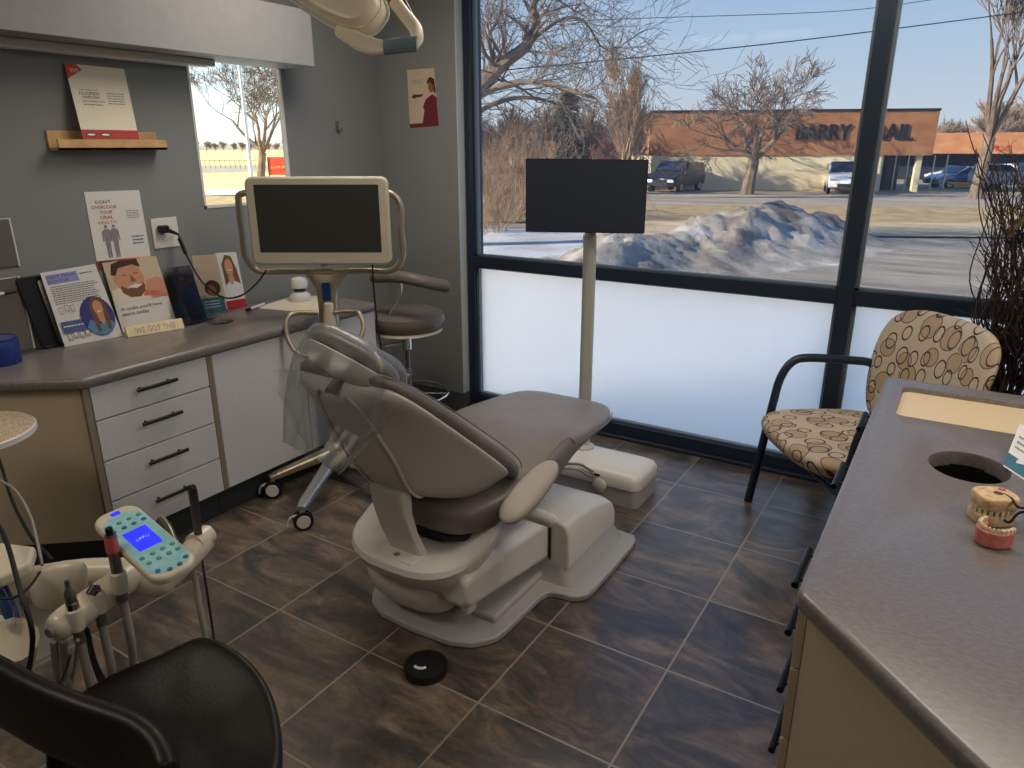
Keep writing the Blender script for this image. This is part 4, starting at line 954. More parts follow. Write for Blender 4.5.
# back: gently curved pad leaning back, wider at mid height
bk = []
for z, b, hw, th in ((.455, .235, .26, .02), (.475, .237, .30, .032), (.56, .245, .335, .036), (.68, .262, .355, .037), (.80, .287, .365, .036), (.89, .312, .355, .034), (.945, .328, .32, .03), (.975, .337, .25, .024), (.99, .341, .15, .014)):
    ring = []
    for p in sup((0, 0, 0), V((1, 0, 0)), V((0, 1, 0)), hw, th, 3.2, 26):
        ring.append(gp(p.x, b + p.y - .42 * p.x * p.x, z))
    bk.append(ring)
o = MB().rings(bk).build('backrest', 'rings', gt, sub=1); uvgrid(o, lambda p: ((p - gc0).dot(rA) + 2.3, p.z * 1.05))
for sx in (-1, 1):
    r = sx * GH
    MB().tube(smoothpath([gp(r, -.32, 0), gp(r, -.285, .25), gp(r, -.25, .52), gp(r, -.228, .64), gp(r, -.18, .715), gp(r, -.10, .732), gp(r, .10, .715), gp(r, .20, .70), gp(r, .27, .66), gp(r, .30, .55), gp(r, .34, .0)], 6), .0205, 14, flat=.85).build('side_frame', 'frame', gt)
    MB().box(-.02, .02, -.02, .02, 0, .0).build if False else None
MB().tube([gp(-GH, -.27, .37), gp(GH, -.27, .37)], .011, 10).build('cross_rail', 'frame', gt)
MB().tube([gp(-GH, .31, .37), gp(GH, .31, .37)], .011, 10).build('cross_rail', 'frame', gt)
MB().box(gp(.285, 0, 0).x - .02, gp(.285, 0, 0).x - .016, 0, .001, .5, .501) if False else None

# ================================================================== RIGHT COUNTER UNIT
XE = at(797, 590, z=CTZ).x; YE = at(884, 375, z=CTZ).y
cA = at(797, 590, z=CTZ); cB = at(958, 745, z=CTZ)
d45 = V((cB.x - cA.x, cB.y - cA.y, 0)).normalized()
XB = 1.35
far = YE
cC = V((cA.x, cA.y, 0)) + d45 * .50
outl = [(XE, far), (XB, far - .0), (XB, -2.6 if False else cC.y - .0), (cC.x, cC.y), (cA.x, cA.y)]
rc0, rc1 = at(900, 387, z=CTZ), at(897, 415, z=CTZ)
rec = [at(903, 386, z=CTZ), at(896, 414, z=CTZ), at(1024, 434, z=CTZ)]
rx0 = (rec[0].x + rec[1].x) / 2; ry1 = rec[0].y; ry0 = rec[1].y; rx1 = rx0 + .42
ctrl = [(rx0 + (rx1 - rx0) / 2 + a, (ry0 + ry1) / 2 + b) for a, b in rrect(rx1 - rx0, ry1 - ry0, .03, 5)]
hl = at(930, 462, z=CTZ); hr_ = at(1009, 470, z=CTZ); hC = (at(969, 450, z=CTZ) + at(970, 482, z=CTZ)) / 2
hC = (hl + hr_) / 2; hrad = (hl - hr_).length / 2
rt = counter_slab('countertop', outl, [ctrl, circ((hC.x, hC.y), hrad * 1.0, ry=hrad * 1.12)], 'grey brown laminate countertop of the island unit in the right foreground', th=.045)
MB().lathe([(hrad * 1.1, 0), (hrad * 1.05, -.08), (.0, -.08)], (hC.x, hC.y, CTZ - .04), n=40, cap0=False).build('trash_chute', 'black_pl', rt)
MB().prism([(x, y, CTZ - .026) for x, y in [((a - (rx0 + rx1) / 2) * .997 + (rx0 + rx1) / 2, (b - (ry0 + ry1) / 2) * .994 + (ry0 + ry1) / 2) for a, b in ctrl]], (0, 0, .008)).build('recess_tray', 'tray_tan', rt)
XF = XE + .005
isl = thing('island_cabinet', 'beige island cabinet with drawers and clipped corner in the right foreground', 'cabinet', (.95, -1.3, 0))
cf = V((XF, cA.y + .012, 0)); n45 = V((-d45.y, d45.x, 0)); n45 = n45 if n45.x > 0 or n45.y > 0 else -n45
ce = V((cC.x, cC.y, 0)) + V((.012, .024, 0))
MB().prism([(XF + .02, far - .025, .12), (XF + .02, cf.y, .12), (ce.x, ce.y, .12), (XB - .02, ce.y, .12), (XB - .02, far - .025, .12)], (0, 0, CTZ - .046 - .12 - (.03 if False else 0))).build('carcass', 'beige_lam', isl, smooth=False) if False else None
mbc = MB()
poly = [(XF + .02, far - .025), (XF + .02, cf.y), (ce.x, ce.y), (XB - .02, ce.y), (XB - .02, far - .025)]
mbc.prism([(x, y, .12) for x, y in poly], (0, 0, .60))
# rim walls between .72 and the top so the recess and the chute have room
for i in range(len(poly)):
    a, b = V((*poly[i], 0)), V((*poly[(i + 1) % len(poly)], 0)); cpt = V((.95, -1.3, 0)); nn_ = (b - a).cross(UPV).normalized(); nn_ = nn_ if nn_.dot(cpt - a) > 0 else -nn_
    mbc.prism([a + UPV * .72, b + UPV * .72, b + nn_ * .02 + UPV * .72, a + nn_ * .02 + UPV * .72], UPV * (CTZ - .046 - .72))
mbc.build('carcass', 'beige_lam', isl, smooth=False)
MB().prism([(x + (.06 if i < 2 else 0), y, 0) for i, (x, y) in enumerate(poly)], (0, 0, .12)).build('kick_plate', 'kick', isl, smooth=False)
ys = [cf.y + .006, cf.y + .55, cf.y + 1.10, far - .03]
zg = [CTZ - .05, .655, .475, .31, .125]
for bank in range(3):
    for i in range(4):
        y0, y1 = ys[bank] + .003, ys[bank + 1] - .003
        d = MB().box(XF, XF + .018, y0, y1, zg[i + 1] + .003, zg[i] - .003).build('drawer', 'beige_lam', isl, bevel=.0015, seg=2)
        zz = (.715, .585, .42, .235)[i] if bank == 0 else (zg[i] + zg[i + 1]) / 2 + .02
        yc = (-1.70 if bank == 0 else (y0 + y1) / 2)
        h = MB().tube([(XF - .040, yc - .09, zz), (XF - .040, yc + .09, zz)], .0085, 12); h.cyl((XF, yc - .06, zz), (XF - .040, yc - .06, zz), .004).cyl((XF, yc + .06, zz), (XF - .040, yc + .06, zz), .004)
        h.build('handle', 'black_metal', d)

# --- dental models
def arch(root, c, sc, name_base, m_gum, teeth_up=True, yaw=0, z=0, h=.02):
    """horseshoe gum body with individual teeth"""
    pts = []
    n = 14
    def P(a, r): return V((math.cos(a) * r * .9, math.sin(a) * r * 1.15, 0))
    aa = [math.radians(-8 + 196 * k / (n - 1)) for k in range(n)]
    rot = Matrix.Rotation(yaw, 3, 'Z')
    outer = [rot @ P(a, sc * 1.12) for a in aa]; inner = [rot @ P(a, sc * .55) for a in aa[::-1]]
    poly_ = [V((c[0], c[1], z)) + p for p in outer + inner]
    MB().prism(poly_, (0, 0, h)).build(name_base, m_gum, root, bevel=.004)
    tm = MB()
    for k in range(n):
        a = aa[k]; q = V((c[0], c[1], 0)) + rot @ P(a, sc * .92); w = .006 if 3 < k < 10 else .0085
        zt = z + h if teeth_up else z
        tm.rings([sup(q + V((0, 0, zt + dz)), rot @ V((math.cos(a), math.sin(a), 0)), rot @ V((-math.sin(a), math.cos(a), 0)), w * .62 * f, w * .55 * f, 3, 10) for dz, f in (((-.004, .9), (.003, 1), (.008, .85), (.0095, .5)) if teeth_up else ((.004, .9), (-.003, 1), (-.008, .85), (-.0095, .5)))])
    tm.build('teeth', 'tooth', root)
g1 = at(990, 519, z=CTZ)
t = thing('stone_cast', 'tan plaster dental cast with closed bite on the right counter', 'dental model', (g1.x, g1.y, CTZ))
ya = math.radians(-60); cX, cY = V((math.cos(ya), math.sin(ya), 0)), V((-math.sin(ya), math.cos(ya), 0))
def cast_ring(z, a, b): return [p for p in sup((g1.x, g1.y, z), cX, cY, a, b, 2.7, 28)]
MB().rings([cast_ring(CTZ + z, a, b) for z, a, b in ((.001, .040, .044), (.018, .041, .045), (.024, .037, .041), (.026, .03, .034))]).build('lower_base', 'plaster', t)
MB().rings([cast_ring(CTZ + z, a, b) for z, a, b in ((.034, .03, .034), (.037, .038, .042), (.045, .041, .045), (.062, .041, .045), (.066, .038, .042))]).build('upper_base', 'plaster', t)
tm = MB()
for k in range(22):
    a = 2 * PI * k / 22; q = g1 + cX * .036 * math.cos(a) + cY * .040 * math.sin(a)
    tm.rings([sup(V((q.x, q.y, CTZ + z)), cX * math.cos(a) + cY * math.sin(a), -cX * math.sin(a) + cY * math.cos(a), .0042 * f, .0046 * f, 3, 8) for z, f in ((.020, .9), (.025, 1.05), (.030, .85), (.035, 1.05), (.041, .9))])
tm.build('teeth', 'tooth', t)
MB().lathe([(.011, 0), (.010, .0012)], (g1.x + .004, g1.y + .004, CTZ + .0655), n=6).build('hollow_mark', 'amber_leaf', t)
MB().lathe([(.0085, 0), (.007, .003), (.002, .005)], (g1.x + .012, g1.y + .030, CTZ + .066), n=16).build('wax_drop', 'acrylic', t)
g2 = (at(978, 542, z=CTZ) + at(1010, 548, z=CTZ)) / 2
t = thing('pink_denture_model', 'small pink acrylic jaw model with ivory teeth in front of the plaster cast', 'dental model', (g2.x, g2.y, CTZ))
arch(t, (g2.x + .0, g2.y + .018), .036, 'gum', 'acrylic', True, math.radians(150), CTZ + .001, .036)
# --- white card leaning at right edge
cs = [at(1003, 466, z=CTZ + .001), at(1040, 490, z=CTZ + .001), at(1060, 450, z=CTZ + .06), at(1020, 423, z=CTZ + .06)]
c = Card('business_card_stack', [cs[0], cs[1], cs[2], cs[3]], 'white card with a dark teal lower band at the right end of the counter', 'card')
c.rect('teal_band', 0, .03, 1, .3, 'teal'); c.lines('small_print', .1, .75, .8, 3, .12, 'ink_grey')
# --- black articulator edge
b_ = at(1030, 525, z=CTZ)
t = thing('articulator', 'black metal articulator arm reaching over the plaster cast', 'articulator', (b_.x + .03, b_.y, CTZ))
b0 = V((b_.x + .035, b_.y, CTZ))
MB().lathe([(.04, .001), (.042, .006), (.036, .012)], b0, n=28).build('base', 'black_metal', t)
MB().cyl(b0 + UPV * .01, b0 + UPV * .085, .012).build('post', 'navy_pl', t)
MB().tube(smoothpath([b0 + UPV * .035, at(1022, 512, z=CTZ + .045), at(1010, 522, z=CTZ + .04), at(1004, 520, z=CTZ + .042)], 5), .003, 8).build('lower_pin', 'black_metal', t)
MB().tube(smoothpath([b0 + UPV * .075, at(1022, 508, z=CTZ + .07), at(1012, 499, z=CTZ + .065), at(1003, 494, z=CTZ + .064)], 5), .003, 8).build('upper_pin', 'black_metal', t)

# ================================================================== WILLOW IN A FLOOR VASE
vx, vy = .86, .10
wt = thing('willow_vase', 'tall bunch of curly dark willow branches in a floor vase at the right edge', 'vase', (vx, vy, 0))
MB().lathe([(.075, 0), (.09, .01), (.115, .2), (.10, .38), (.07, .50), (.062, .55), (.07, .565)], (vx, vy, 0), n=36, cap1=False).build('vase', 'ceramic', wt)
rw = random.Random(11)
for k in range(96):
    a = rw.uniform(0, 2 * PI); r0 = rw.uniform(0, .045); lean = rw.uniform(.0, .24) if k > 6 else .3
    top = rw.uniform(1.2, 1.75) if k < 70 else rw.uniform(.9, 1.3)
    if k < 6: a = PI + rw.uniform(-.4, .4); top = 1.55 + .05 * k; lean = .27 + rw.uniform(-.03, .05)
    pts = []; ph, ph2 = rw.uniform(0, 6), rw.uniform(0, 6); am = rw.uniform(.012, .035) if k > 6 else .045; fq = rw.uniform(10, 20) if k > 6 else 11
    m = 26
    for i in range(m):
        q = i / (m - 1); z = .3 + (top - .3) * q; sp = r0 + (lean - r0) * max(0, q - .12) ** 1.15
        w = am * min(1, q * 2.2)
        pts.append((vx + math.cos(a) * sp + w * math.sin(fq * q + ph), vy + math.sin(a) * sp * .8 + w * math.cos(fq * .9 * q + ph2), z + .3 * w * math.sin(fq * 1.3 * q)))
    MB().tube(pts, rw.uniform(.0034, .0058), 5, r1=.0018).build('branch', 'twig', wt)
tw = MB()
for k in range(900):
    a = rw.uniform(0, 2 * PI); q = rw.uniform(.3, 1); R0 = .02 + .2 * q ** 1.2 * rw.random() ** .5; z = .35 + 1.2 * q; p = V((vx + math.cos(a) * R0, vy + math.sin(a) * R0 * .8, z))
    d_ = V((math.cos(a) * .35 + rw.gauss(0, .25), math.sin(a) * .35 + rw.gauss(0, .25), 1)).normalized(); L2 = rw.uniform(.06, .2); pts = [p]
    for i in range(5): d_ = (d_ + V((rw.gauss(0, .3), rw.gauss(0, .3), rw.gauss(0, .1)))).normalized(); p = p + d_ * L2 / 5; pts.append(p)
    tw.tube(pts, .0024, 4, r1=.001, caps=False)
o = tw.build('side_twigs', 'twig', wt); o['kind'] = 'stuff'
for k, (u, v, l_, w_, tl) in enumerate(((960, 183, .10, .028, 0), (1018, 222, .05, .03, .8), (1010, 232, .04, .03, 1.2))):
    p = at(u, v, y=vy - .05); R_ = []
    dd = V((.85, .527, 0)) * math.cos(tl) + V((0, 0, 1)) * math.sin(tl); ww = V((-.527, .85, .25)).normalized()
    MB().rings([sup(p + dd * (l_ * (q - .5)) - V((0, 0, .006 * math.sin(PI * q))), ww, dd.cross(ww), max(.002, w_ * math.sin(PI * q) ** .7), .003, 2, 12) for q in (0, .1, .25, .5, .75, .9, 1)]).build('dried_leaf', 'amber_leaf', wt)

# ================================================================== DELIVERY UNIT (left foreground)
dz = .75
rl0, rl1 = at(51, 632, z=dz), at(141, 568, z=dz)
dt = thing('delivery_unit', 'cream dental delivery unit with hanging handpieces and a teal keypad at lower left', 'delivery unit', (rl0.x, rl0.y, 0))
ex = (rl1 - rl0).normalized()
MB().tube([rl0 - ex * .0, rl0 + ex * .012, rl0 + ex * .05, rl1, rl1 + ex * .02], [.018, .03, .034, .034, .02], 20).build('instrument_bar', 'cream_pl', dt, sub=1)
MB().lathe([(.012, 0), (.010, .004)], rl0 + V((0, 0, 0)) - ex * .002, axis=-ex, n=20).build('bar_end_cap', 'grey_pl', dt)
re = at(203, 540, z=dz + .02)
MB().tube(smoothpath([rl1 - ex * .02 - UPV * .01, at(160, 580, z=dz - .03), at(185, 560, z=dz - .0), re], 6), [.036] * 8 + [.03] * 11, 18).build('keypad_arm', 'cream_pl', dt)
MB().tube([re - ex * .03 + UPV * .005, re + ex * .02 + UPV * .006, re + ex * .03 + UPV * .006], [.026, .024, .012], 18).build('arm_tip', 'cream_pl', dt)
# body and arm at the left
MB().rings([sup(at(u, v, z=z), (V((.85, .527, 0))), V((0, 0, 1)), a, b, 3, 20) for u, v, z, a, b in ((45, 598, .72, .03, .03), (50, 596, .72, .05, .05), (62, 585, .74, .05, .05), (74, 572, .76, .035, .035), (80, 566, .77, .015, .015))]).build('forearm_cover', 'cream_pl', dt, sub=1)
MB().tube(smoothpath([at(10, 585, z=.68), at(45, 578, z=.68), at(90, 572, z=.68), at(150, 572, z=.68)], 6), .034, 16).build('support_arm', 'cream_pl', dt)
pA = at(3, 583, z=.76); 
bxp = [at(0, 590, z=.76), at(33, 574, z=.76), at(38, 557, z=.76), at(2, 562, z=.76)]
MB().prism([bxp[0] - V((.1, .02, 0)), bxp[0], bxp[1], bxp[2], bxp[3] - V((.1, 0, 0))], (0, 0, .03)).build('side_tray', 'cream_pl', dt, bevel=.008)
MB().tube([at(5, 700, z=.4), at(12, 640, z=.68)], .05, 16).build('post', 'cream_pl', dt)
# keypad
kz = .86
kc = [at(98, 527, z=kz), at(128, 507, z=kz + .02), at(188, 548, z=kz + .0), at(150, 575, z=kz - .02)]
kcen = at(144, 542, z=kz)
ku = (at(176, 562, z=kz) - at(112, 520, z=kz)); kL = ku.length; ku.normalize()
kv = (at(158, 528, z=kz) - at(130, 555, z=kz)); kv = (kv - ku * kv.dot(ku)); kW = kv.length; kv.normalize(); kn = ku.cross(kv); kn = kn if kn.z > 0 else -kn
tiltv = (kn + (CP - kcen).normalized() * .25).normalized(); ku = (ku - tiltv * ku.dot(tiltv)).normalized(); kv = tiltv.cross(ku); kn = tiltv
LL, WW = kL * .98, kW * 1.06
def kp(a, b, l): return kcen + ku * a + kv * b + kn * l
kb = MB().prism([kp(a, b, -.014) for a, b in rrect(LL, WW, WW * .34, 8)], kn * .022).build('keypad_case', 'cream_pl', dt, bevel=.007)
MB().prism([kp(a + .008, b, .0083) for a, b in rrect(LL * .84, WW * .9, WW * .3, 8)], kn * .0006).build('keypad_face', 'teal_pad', kb)
MB().prism([kp(a - .004, b, .009) for a, b in rrect(LL * .27, WW * .52, .002, 2)], kn * .0006).build('display', 'lcd', kb)
MB().prism([kp(a - LL * .43, b + .0, .0085) for a, b in rrect(LL * .045, WW * .2, .002, 2)], kn * .0006).build('logo', 'lcd', kb)
vs, fs = stroke_mesh(3, 6); x1 = max(p.x for p in vs); sgn = 1
MB().add([kp(-.004 - (p.y - .35) * .012 * 1, (p.x / x1 - .5) * WW * .3, .0100) for p in vs], fs).build('display_text', 'lcd_txt', kb, smooth=False)
for i, (a, b, m_) in enumerate([(-.30, -.32, 'btn_green'), (-.30, -.1, 'btn_green'), (-.30, .12, 'btn_green'), (-.30, .34, 'btn_green'), (-.22, -.33, 'btn_green'), (-.22, -.1, 'btn_blue'), (-.22, .12, 'btn_blue'), (-.22, .34, 'btn_blue'),
                                (.20, -.33, 'btn_green'), (.20, -.1, 'btn_green'), (.20, .12, 'btn_green'), (.20, .34, 'btn_green'), (.28, -.30, 'btn_green'), (.28, -.08, 'btn_green'), (.28, .14, 'btn_green'), (.28, .34, 'btn_green'),
                                (.40, -.3, 'btn_blue'), (.44, -.1, 'btn_blue'), (.44, .12, 'btn_blue'), (.40, .32, 'btn_blue')]):
    q = kp(a * LL, b * WW, .0088)
    MB().lathe([(.0058, 0), (.005, .0016), (.001, .002)], q, axis=kn, n=14).build('button', m_, kb)
# handpieces hanging in the bar
def handpiece(u, v, kind, hose_end):
    p = at(u, v, z=dz + .0); off = .085 if kind == 'long' else .03; p = p + (CP - p).normalized() * off
    hol = MB().lathe([(.015, -.028), (.017, .0), (.0155, .018), (.012, .021)], p + V((0, 0, .0)), axis=(0, 0, 1), n=20).build('holder', 'cream_pl', dt)
    pts = {'drill': [p + V((0, 0, .085)), p + V((0, 0, .045)), p - V((0, 0, .02)), p - V((0, 0, .06))], 'syringe': [p + V((0, 0, .03)), p + V((0, 0, .01)), p - V((0, 0, .03)), p - V((0, 0, .06))], 'long': [p + V((0, 0, .11)), p + V((0, 0, .05)), p - V((0, 0, .0)), p - V((0, 0, .05))]}[kind]
    hpc = MB().tube(smoothpath(pts, 4), [.005] * 3 + [.0105] * 10 if kind == 'drill' else [.0115] * 13, 14).build('handpiece', 'steel', dt)
    if kind == 'long':
        MB().tube([p + V((0, 0, .07)), p + V((0, 0, .105))], .013, 14).build('colour_band', 'pink', hpc)
        MB().cyl(p + V((0, 0, .105)), p + V((0, 0, .125)), .0075).build('tip', 'black_pl', hpc)
    if kind == 'drill': MB().cyl(p + V((0, 0, .02)), p + V((0, 0, .035)), .012).build('collar', 'chrome', hpc)
    if kind == 'syringe': MB().cyl(p + V((0, 0, .02)) - ex * .012, p + V((0, 0, .03)) + ex * .004, .011).build('swivel', 'black_pl', hpc)
    MB().tube(smoothpath([p - V((0, 0, .05)), p - V((0, 0, .16)), (p - V((0, 0, .2))).lerp(hose_end, .5), hose_end], 6), .009, 12).build('hose', 'hose', hpc)
for (u, v, k, eu, ev) in ((75, 617, 'drill', 96, 705), (97, 600, 'syringe', 112, 690), (119, 580, 'long', 132, 685)):
    handpiece(u, v, k, at(eu, ev, z=.45))
for (u0, v0, u1, v1, m_, r_) in ((54, 640, 62, 700, 'hose', .008), (63, 640, 72, 705, 'hose', .008), (86, 628, 108, 700, 'rubber', .004), (88, 630, 112, 695, 'rubber', .004), (78, 640, 66, 700, 'hose', .004), (70, 655, 50, 700, 'rubber', .003)):
    MB().tube(smoothpath([at(u0, v0, z=dz - .03), at((u0 * 2 + u1) / 3, (v0 + v1) / 2, z=.58), at(u1, v1, z=.42)], 6), r_, 8).build('hanging_hose', m_, dt)
# upright scaler with black sleeve at right end
q0_ = at(190, 488, z=.99); q1_ = at(199, 540, z=dz + .02)
MB().tube(smoothpath([at(184, 489, z=.99), q0_, at(193, 494, z=.97), q1_, at(201, 556, z=.72)], 5), [.006] * 5 + [.0095] * 16, 10, flat=.6).build('scaler_sleeve', 'black_pl', dt)
MB().tube(smoothpath([at(201, 553, z=.72), at(206, 585, z=.66), at(213, 632, z=.55), at(216, 660, z=.5)], 6), .003, 8).build('scaler_cord', 'rubber', dt)
MB().tube(smoothpath([at(160, 518, z=.84), at(168, 528, z=.82), at(176, 548, z=.78)], 5), .010, 12).build('air_syringe', 'steel', dt)
MB().tube(smoothpath([at(176, 548, z=.78), at(188, 560, z=.72), at(196, 585, z=.64), at(200, 610, z=.58), at(206, 640, z=.5)], 6), .0075, 10).build('syringe_hose', 'hose', dt)
MB().cyl(at(141, 512, z=.86), at(143, 520, z=.85), .006).build('clip', 'clear', dt)

# round speckled tray table at far left
tc_ = at(-36, 432, z=.80); 
te = at(31, 428, z=.80)
t = thing('tray_table', 'round speckled tan tabletop with a pale rim at the left edge', 'table', (tc_.x, tc_.y, 0))
rt_ = (te - tc_).length
MB().lathe([(rt_ - .008, .775), (rt_, .778), (rt_, .795), (rt_ - .006, .8)], (tc_.x, tc_.y, 0), n=64).build('rim', 'white_pl', t)
MB().lathe([(rt_ - .004, .799), (rt_ - .008, .802)], (tc_.x, tc_.y, 0), n=64).build('table_top', 'speckled' if 'speckled' in M else 'speckle', t)
MB().lathe([(.03, 0.02), (.03, .775)], (tc_.x, tc_.y, 0), n=24).build('pedestal', 'alu', t)
MB().lathe([(.2, 0), (.2, .015), (.03, .03)], (tc_.x, tc_.y, 0), n=40).build('foot', 'alu', t)
# loose cables at left
for (lab, P_, r_, m_) in (('black cable hanging in a long curve down the left edge', [(-14, 430, .80), (0, 462, .77), (12, 500, .72), (30, 535, .70), (45, 552, .70), (52, 560, .69)], .0045, 'rubber'),
                          ('thick black cable draped over the cream side tray at the left edge', [(-8, 515, .86), (6, 540, .85), (20, 590, .83), (31, 625, .78), (32, 650, .72), (26, 682, .66)], .005, 'rubber'),
                          ('thin pale grey tube looping behind the black cables at the left edge', [(-5, 478, .78), (15, 490, .77), (30, 515, .75), (38, 545, .74), (42, 565, .75)], .0035, 'hose'),
                          ('thin black cord crossing from the left edge to the side tray', [(-5, 598, .80), (12, 598, .80), (28, 588, .80), (40, 572, .79)], .003, 'rubber')):
    tag(MB().tube(smoothpath([at(u, v, z=z) for u, v, z in P_], 8), r_, 10).build('cable', m_), lab, 'cable')
# blue and white stand edge at left
t0_ = at(12, 640, z=.60)
t = thing('suction_holder', 'dark blue strap on a white curved stand at the left edge below the side tray', 'holder', t0_)
MB().tube(smoothpath([at(-4, 580, z=.74), at(6, 600, z=.72), at(16, 630, z=.66), at(26, 668, z=.58)], 6), [.016] * 19, 12, flat=.6).build('blue_strap', 'navy_pl', t)
MB().tube(smoothpath([at(-6, 620, z=.66), at(6, 640, z=.62), at(18, 672, z=.56), at(36, 700, z=.5)], 6), [.02] * 19, 12, flat=.6).build('white_stand', 'white_pl', t)
MB().tube(smoothpath([at(0, 590, z=.76), at(8, 610, z=.73), at(12, 628, z=.7)], 6), .008, 10).build('clear_tube', 'clear', t)

# ================================================================== SADDLE STOOL (left foreground)
S0 = at(195, 705, z=.60)
sS = thing('saddle_stool', 'black leather saddle stool with a curved backrest in the lower left foreground', 'stool', (S0.x, S0.y, 0))
def seatsurf():
    # outline of the seat in plan from measured edge points, closed by the hidden near side
    e = [at(60, 705, z=.59), at(110, 672, z=.60), at(160, 652, z=.615), at(202, 634, z=.63), at(238, 648, z=.625), at(265, 676, z=.61), at(279, 712, z=.595), at(281, 760, z=.575), at(262, 800, z=.565), at(215, 830, z=.565), at(150, 830, z=.57), at(80, 790, z=.575), at(45, 745, z=.58)]
    rim = smoothpath(e, 4, True); c = sum(rim, V((0, 0, 0))) / len(rim)
    R = []
    for f, dz_ in ((.80, -.075), (.93, -.07), (.985, -.045), (1.0, -.02), (.985, -.004), (.94, .003), (.8, -.006), (.6, -.02), (.35, -.028), (.12, -.03)):
        R.append([V((c.x + (p.x - c.x) * f, c.y + (p.y - c.y) * f, (p.z * min(1, max(0, (f - .1) / .75)) + c.z * (1 - min(1, max(0, (f - .1) / .75)))) + dz_)) for p in rim])
    return MB().rings(R)
seatsurf().build('seat', 'leather', sS, sub=1)
bkp = [(-40, 640), (0, 662), (40, 683), (90, 702), (130, 716), (155, 736), (166, 765)]
front = [at(u, v, z=z) for (u, v), z in zip(bkp, (.80, .80, .795, .785, .775, .765, .75))]
R = []
FP = smoothpath(front, 4)
for i, p in enumerate(FP):
    tg_ = (FP[min(i + 1, len(FP) - 1)] - FP[max(i - 1, 0)]).normalized(); o_ = tg_.cross(UPV).normalized(); o_ = o_ if o_.dot(CP - p) > 0 else -o_
    e_ = 1 if i < len(FP) - 4 else (.9, .7, .45, .2)[i - (len(FP) - 4)]
    R.append(sup(p - UPV * .075 * e_ + o_ * .0, o_, UPV, .026 * (.5 + .5 * e_), .078 * e_, 2.8, 20))
MB().rings(R).build('backrest', 'leather', sS, sub=1)
MB().tube([p + UPV * -.004 + V((0, 0, 0)) for p in FP[:-3]], .0022, 6).build('backrest_seam', 'leather', sS)
cc_ = at(170, 760, z=.55); cc_ = V((cc_.x, cc_.y, 0))
MB().lathe([(.028, .1), (.028, .50), (.06, .52)], cc_, n=24).build('gas_column', 'chrome', sS)
MB().tube(smoothpath([cc_ + UPV * .48, FP[8] - UPV * .28, FP[8] - UPV * .12], 5), .014, 10).build('back_bracket', 'black_metal', sS)
for k in range(5):
    a = 2 * PI * k / 5 + .2; d_ = V((math.cos(a), math.sin(a), 0))
    lg = MB().tube([cc_ + UPV * .12, cc_ + d_ * .26 + UPV * .075], [.024, .015], 12).build('leg', 'black_metal', sS)
    MB().lathe([(.02, -.016), (.0275, -.013), (.0275, .013), (.02, .016)], cc_ + d_ * .26 + UPV * .0275, axis=V((-d_.y, d_.x, 0)), n=20).build('caster', 'rubber', lg)

# ================================================================== OPERATORY LIGHT
def LD(u, v, d=1.95): return atd(u, v, d)
ol = thing('operatory_light', 'cream operatory light head with looped handle hanging over the chair at the top', 'dental light', (LD(340, -80).x, LD(340, -80).y, ZC - .01))
vw = (CR @ V((0, 0, -1)))
A0, A1 = LD(272, -50, 2.0), LD(374, 18, 1.9)
la_ = (A1 - A0).normalized(); lw = (LD(345, 50) - LD(375, 10)); lw = (lw - la_ * lw.dot(la_)).normalized(); ln_ = la_.cross(lw)
ln_ = ln_ if ln_.dot(CP - A0) > 0 else -ln_
Lh = (A1 - A0).length
def lring(off, grow, e=2.8): return [A0.lerp(A1, .5) + la_ * p.x + lw * p.y + ln_ * off for p in sup((0, 0, 0), V((1, 0, 0)), V((0, 1, 0)), Lh / 2 * grow + .015, .078 * grow, e, 36)]
MB().rings([lring(o_, g_) for o_, g_ in ((-.05, .80), (-.045, .92), (-.02, 1.0), (.004, 1.0), (.012, .985))]).build('rear_housing', 'lamp_body', ol)
MB().rings([lring(o_, g_) for o_, g_ in ((.012, .97), (.02, .955), (.034, .90), (.040, .78), (.041, .4))]).build('front_cover', 'lamp_body', ol)
MB().tube([p for p in lring(-.02, 1.03)] + [lring(-.02, 1.03)[0]], .004, 8).build('rim_trim', 'white_pl', ol)
loop = [LD(352, 30, 1.95), LD(362, 42, 1.9), LD(378, 49, 1.86), LD(388, 47, 1.85)]
MB().rings([sup(p, vw.cross(V((1, 0, 0))).normalized(), vw, w_, .012, 3, 14) for p, w_ in zip(smoothpath([LD(335, 30, 1.93), LD(352, 38, 1.9), LD(370, 46, 1.87), LD(388, 48, 1.85)], 4), [.012, .014, .018, .02, .022, .024, .024, .024, .024, .022, .02, .018, .016])]).build('handle_arm', 'lamp_body', ol, sub=1)
MB().tube(smoothpath([LD(395, 2, 1.95), LD(404, 14, 1.93), LD(415, 28, 1.9), LD(417, 40, 1.86), LD(412, 46, 1.85)], 5), [.018] * 21, 12, flat=.7).build('handle_arm', 'lamp_body', ol)
MB().rings([sup(LD(u, v, 1.84), (LD(400, 50, 1.84) - LD(400, 40, 1.84)).normalized(), vw, .017, .016, 3.5, 16) for u, v in ((384, 47), (387, 47), (400, 45.5), (414, 44), (417, 43.5))]).build('film_wrapped_grip', 'bluefilm', ol)
MB().tube(smoothpath([LD(392, -25, 2.0), LD(400, -5, 1.98), LD(408, 12, 1.95), LD(411, 18, 1.94)], 4), .011, 12).build('yoke_tube', 'clear', ol)
MB().tube(smoothpath([LD(330, -20, 2.02), LD(345, -70, 2.1), V((ol.location.x, ol.location.y, ZC - .25)), V((ol.location.x, ol.location.y, ZC - .02))], 6), .022, 16).build('ceiling_arm', 'lamp_body', ol)
MB().lathe([(.09, -.03), (.1, -.001)], (ol.location.x, ol.location.y, ZC - .001), n=32).build('ceiling_flange', 'lamp_body', ol)
